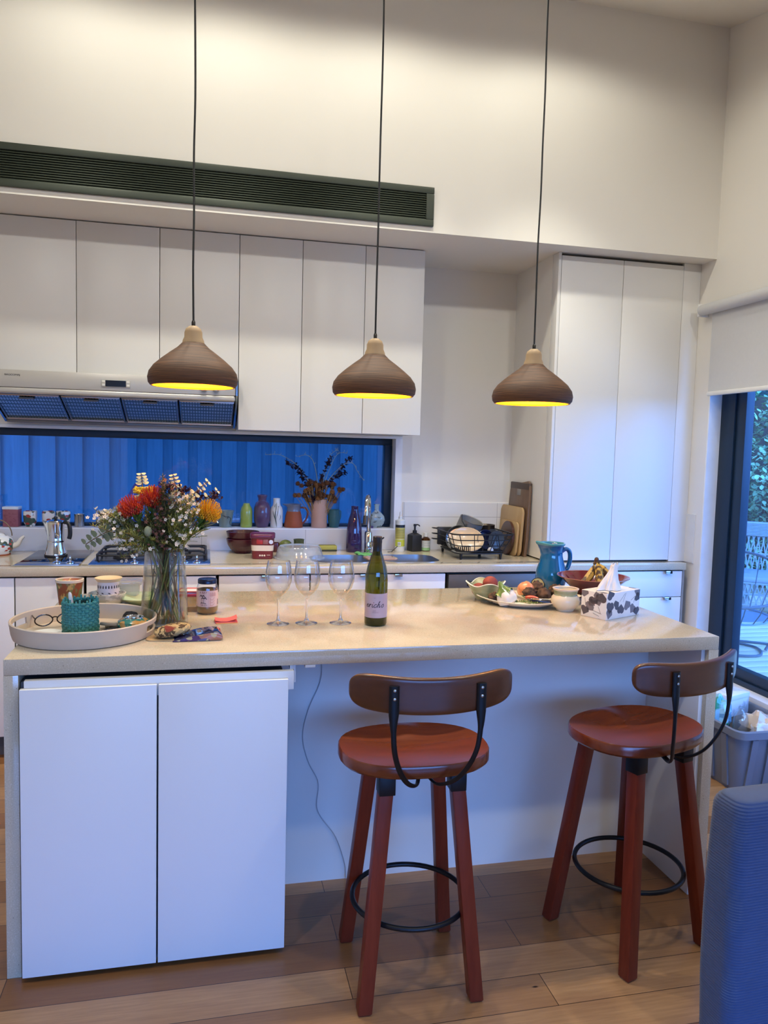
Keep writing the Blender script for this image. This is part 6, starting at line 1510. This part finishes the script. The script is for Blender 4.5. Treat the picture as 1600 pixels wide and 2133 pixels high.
# ---------------------------------------------------------------- dried flowers in the pink cylinder vase
DB = Vector((1.198, SY, SZ))
DST = M('straw_stem', '#a5854f', .7, nz=(20, .2)); DHD = [M('straw_head', '#8a5c2e', .85, nz=(60, .3)), M('straw_head_dark', '#6d4424', .85, nz=(60, .3))]
rd_ = random.Random(17)
def strawproto(m, s):
    t = thing('dried_flower', 'dry brown button flower on a straw stem in the pink vase', 'dried flower', DB, 0, 'dried flowers in the pink vase')
    MB().tube([(0, 0, 0), (.0, .001, .12), (0, 0, .235*s)], .0014, 5).build('stem', DST, t)
    b = MB(); r = random.Random(int(s*100))
    b.sph((0, 0, .242*s), (.0125, .0125, .011), 12, 8)
    for i in range(26): a = i*2.4; z = -.6+1.5*i/26; q = math.sqrt(max(0, 1-min(1, z*z))); b.leaf((.008*q*math.cos(a), .008*q*math.sin(a), .242*s+.007*z), (q*math.cos(a), q*math.sin(a), z+.5), .012, .008)
    b.build('flower_head', m, t); return t
PR = [strawproto(DHD[i % 2], .66+.12*i) for i in range(4)]
first = set()
for i in range(78):
    P_ = PR[i % 4]; lx = (rd_.random()+rd_.random()-1)*.66; ly = rd_.uniform(-.30, .22); a = rd_.uniform(0, 6.28); q = .030*math.sqrt(rd_.random())
    loc = DB+Vector((q*math.cos(a)*.5+lx*.018, q*math.sin(a)*.5, .008+.03*rd_.random())); rot = (-ly, lx, rd_.uniform(0, 6))
    rot = (Matrix.Rotation(lx, 3, 'Y') @ Matrix.Rotation(-ly, 3, 'X') @ Matrix.Rotation(rd_.uniform(0, 6), 3, 'Z')).to_euler()
    if i < 4: P_.location = loc; P_.rotation_euler = rot
    else: dup(P_, loc, None, None, rot)
dpx = lambda u, v, dy=0: Vector(((u-663)/346, dy, (1100-v)/346))
def larkspur(lab, P, nfl, seed):
    t = thing('dried_larkspur', lab, 'dried flower', DB, 0, 'dried larkspur in the pink vase'); r = random.Random(seed); C = bez([Vector((r.uniform(-.02, .02), 0, .02))]+[dpx(*p) for p in P], 7); MB().tube(C, .0012, 5).build('stem', DST, t); b = MB()
    for i in range(nfl):
        c = C[len(C)-1-int(i*(len(C)*.55)/nfl)]+Vector((r.gauss(0, .007), r.gauss(0, .007), r.gauss(0, .006)))
        for _ in range(7): b.leaf(c, (r.uniform(-1, 1), r.uniform(-1, .6), r.uniform(-.8, .8)), .021, .013)
    b.build('blossom', M('larkspur_purple', '#2a1a30', .7, nz=(30, .3)), t)
larkspur('dried dark purple larkspur arching towards the white bottle vase', [(655, 1035, 0), (622, 985, -.01), (592, 966, -.01)], 11, 1)
larkspur('dried dark purple larkspur low beside the first arching one', [(652, 1030, .01), (628, 1000, .01), (612, 975, .01)], 12, 2)
larkspur('dried dark purple larkspur reaching highest towards the tap', [(672, 1035, 0), (700, 985, 0), (726, 956, 0)], 13, 3)
larkspur('dried dark purple larkspur spread below the highest one', [(672, 1040, .02), (695, 1000, .02), (716, 985, .02)], 10, 4)
larkspur('dried dark purple larkspur upright in the middle of the dried bunch', [(664, 1040, -.02), (668, 990, -.02), (684, 958, -.02)], 11, 5)
larkspur('dried dark purple larkspur hanging by the rim of the pink vase', [(655, 1060, -.03), (647, 1036, -.035), (645, 1042, -.04)], 8, 6)
def paletwig(lab, P, seed):
    t = thing('pale_twig', lab, 'twig', DB, 0, 'pale twigs in the pink vase'); r = random.Random(seed); C = bez([Vector((0, 0, .03))]+[dpx(*p) for p in P], 7); L = len(C); MB().tube(C, [.0024-.0014*i/L for i in range(L)], 6).build('stem', M('pale_twig', '#a9b296', .7, nz=(20, .15)), t)
    b = MB()
    for i in range(L//2, L, 2):
        d = Vector((r.uniform(-1, 1), r.uniform(-.5, .5), r.uniform(-.4, 1))).normalized(); c = C[i]; b.tube(bez([c, c+d*.008, c+d*.013+Vector((0, 0, .004)), c+d*.010+Vector((0, 0, .009))], 4), .0010, 5)
    b.build('tendril', M('pale_twig', '#a9b296', .7), t)
paletwig('pale curling twig arching far out towards the bouquet', [(650, 1030), (625, 982), (585, 954), (551, 953)], 1)
paletwig('pale curling twig with a short hooked tip over the dried bunch', [(660, 1020), (650, 968), (636, 952), (617, 955)], 2)
paletwig('pale curling twig rising straightest above the dried bunch', [(668, 1020), (680, 960), (692, 943), (701, 941)], 3)
paletwig('pale curling twig bending over just beside the straightest one', [(670, 1020), (690, 962), (703, 946), (718, 946)], 4)
paletwig('pale curling twig drooping down towards the tap', [(672, 1020), (705, 975), (730, 966), (742, 984), (755, 1001)], 5)
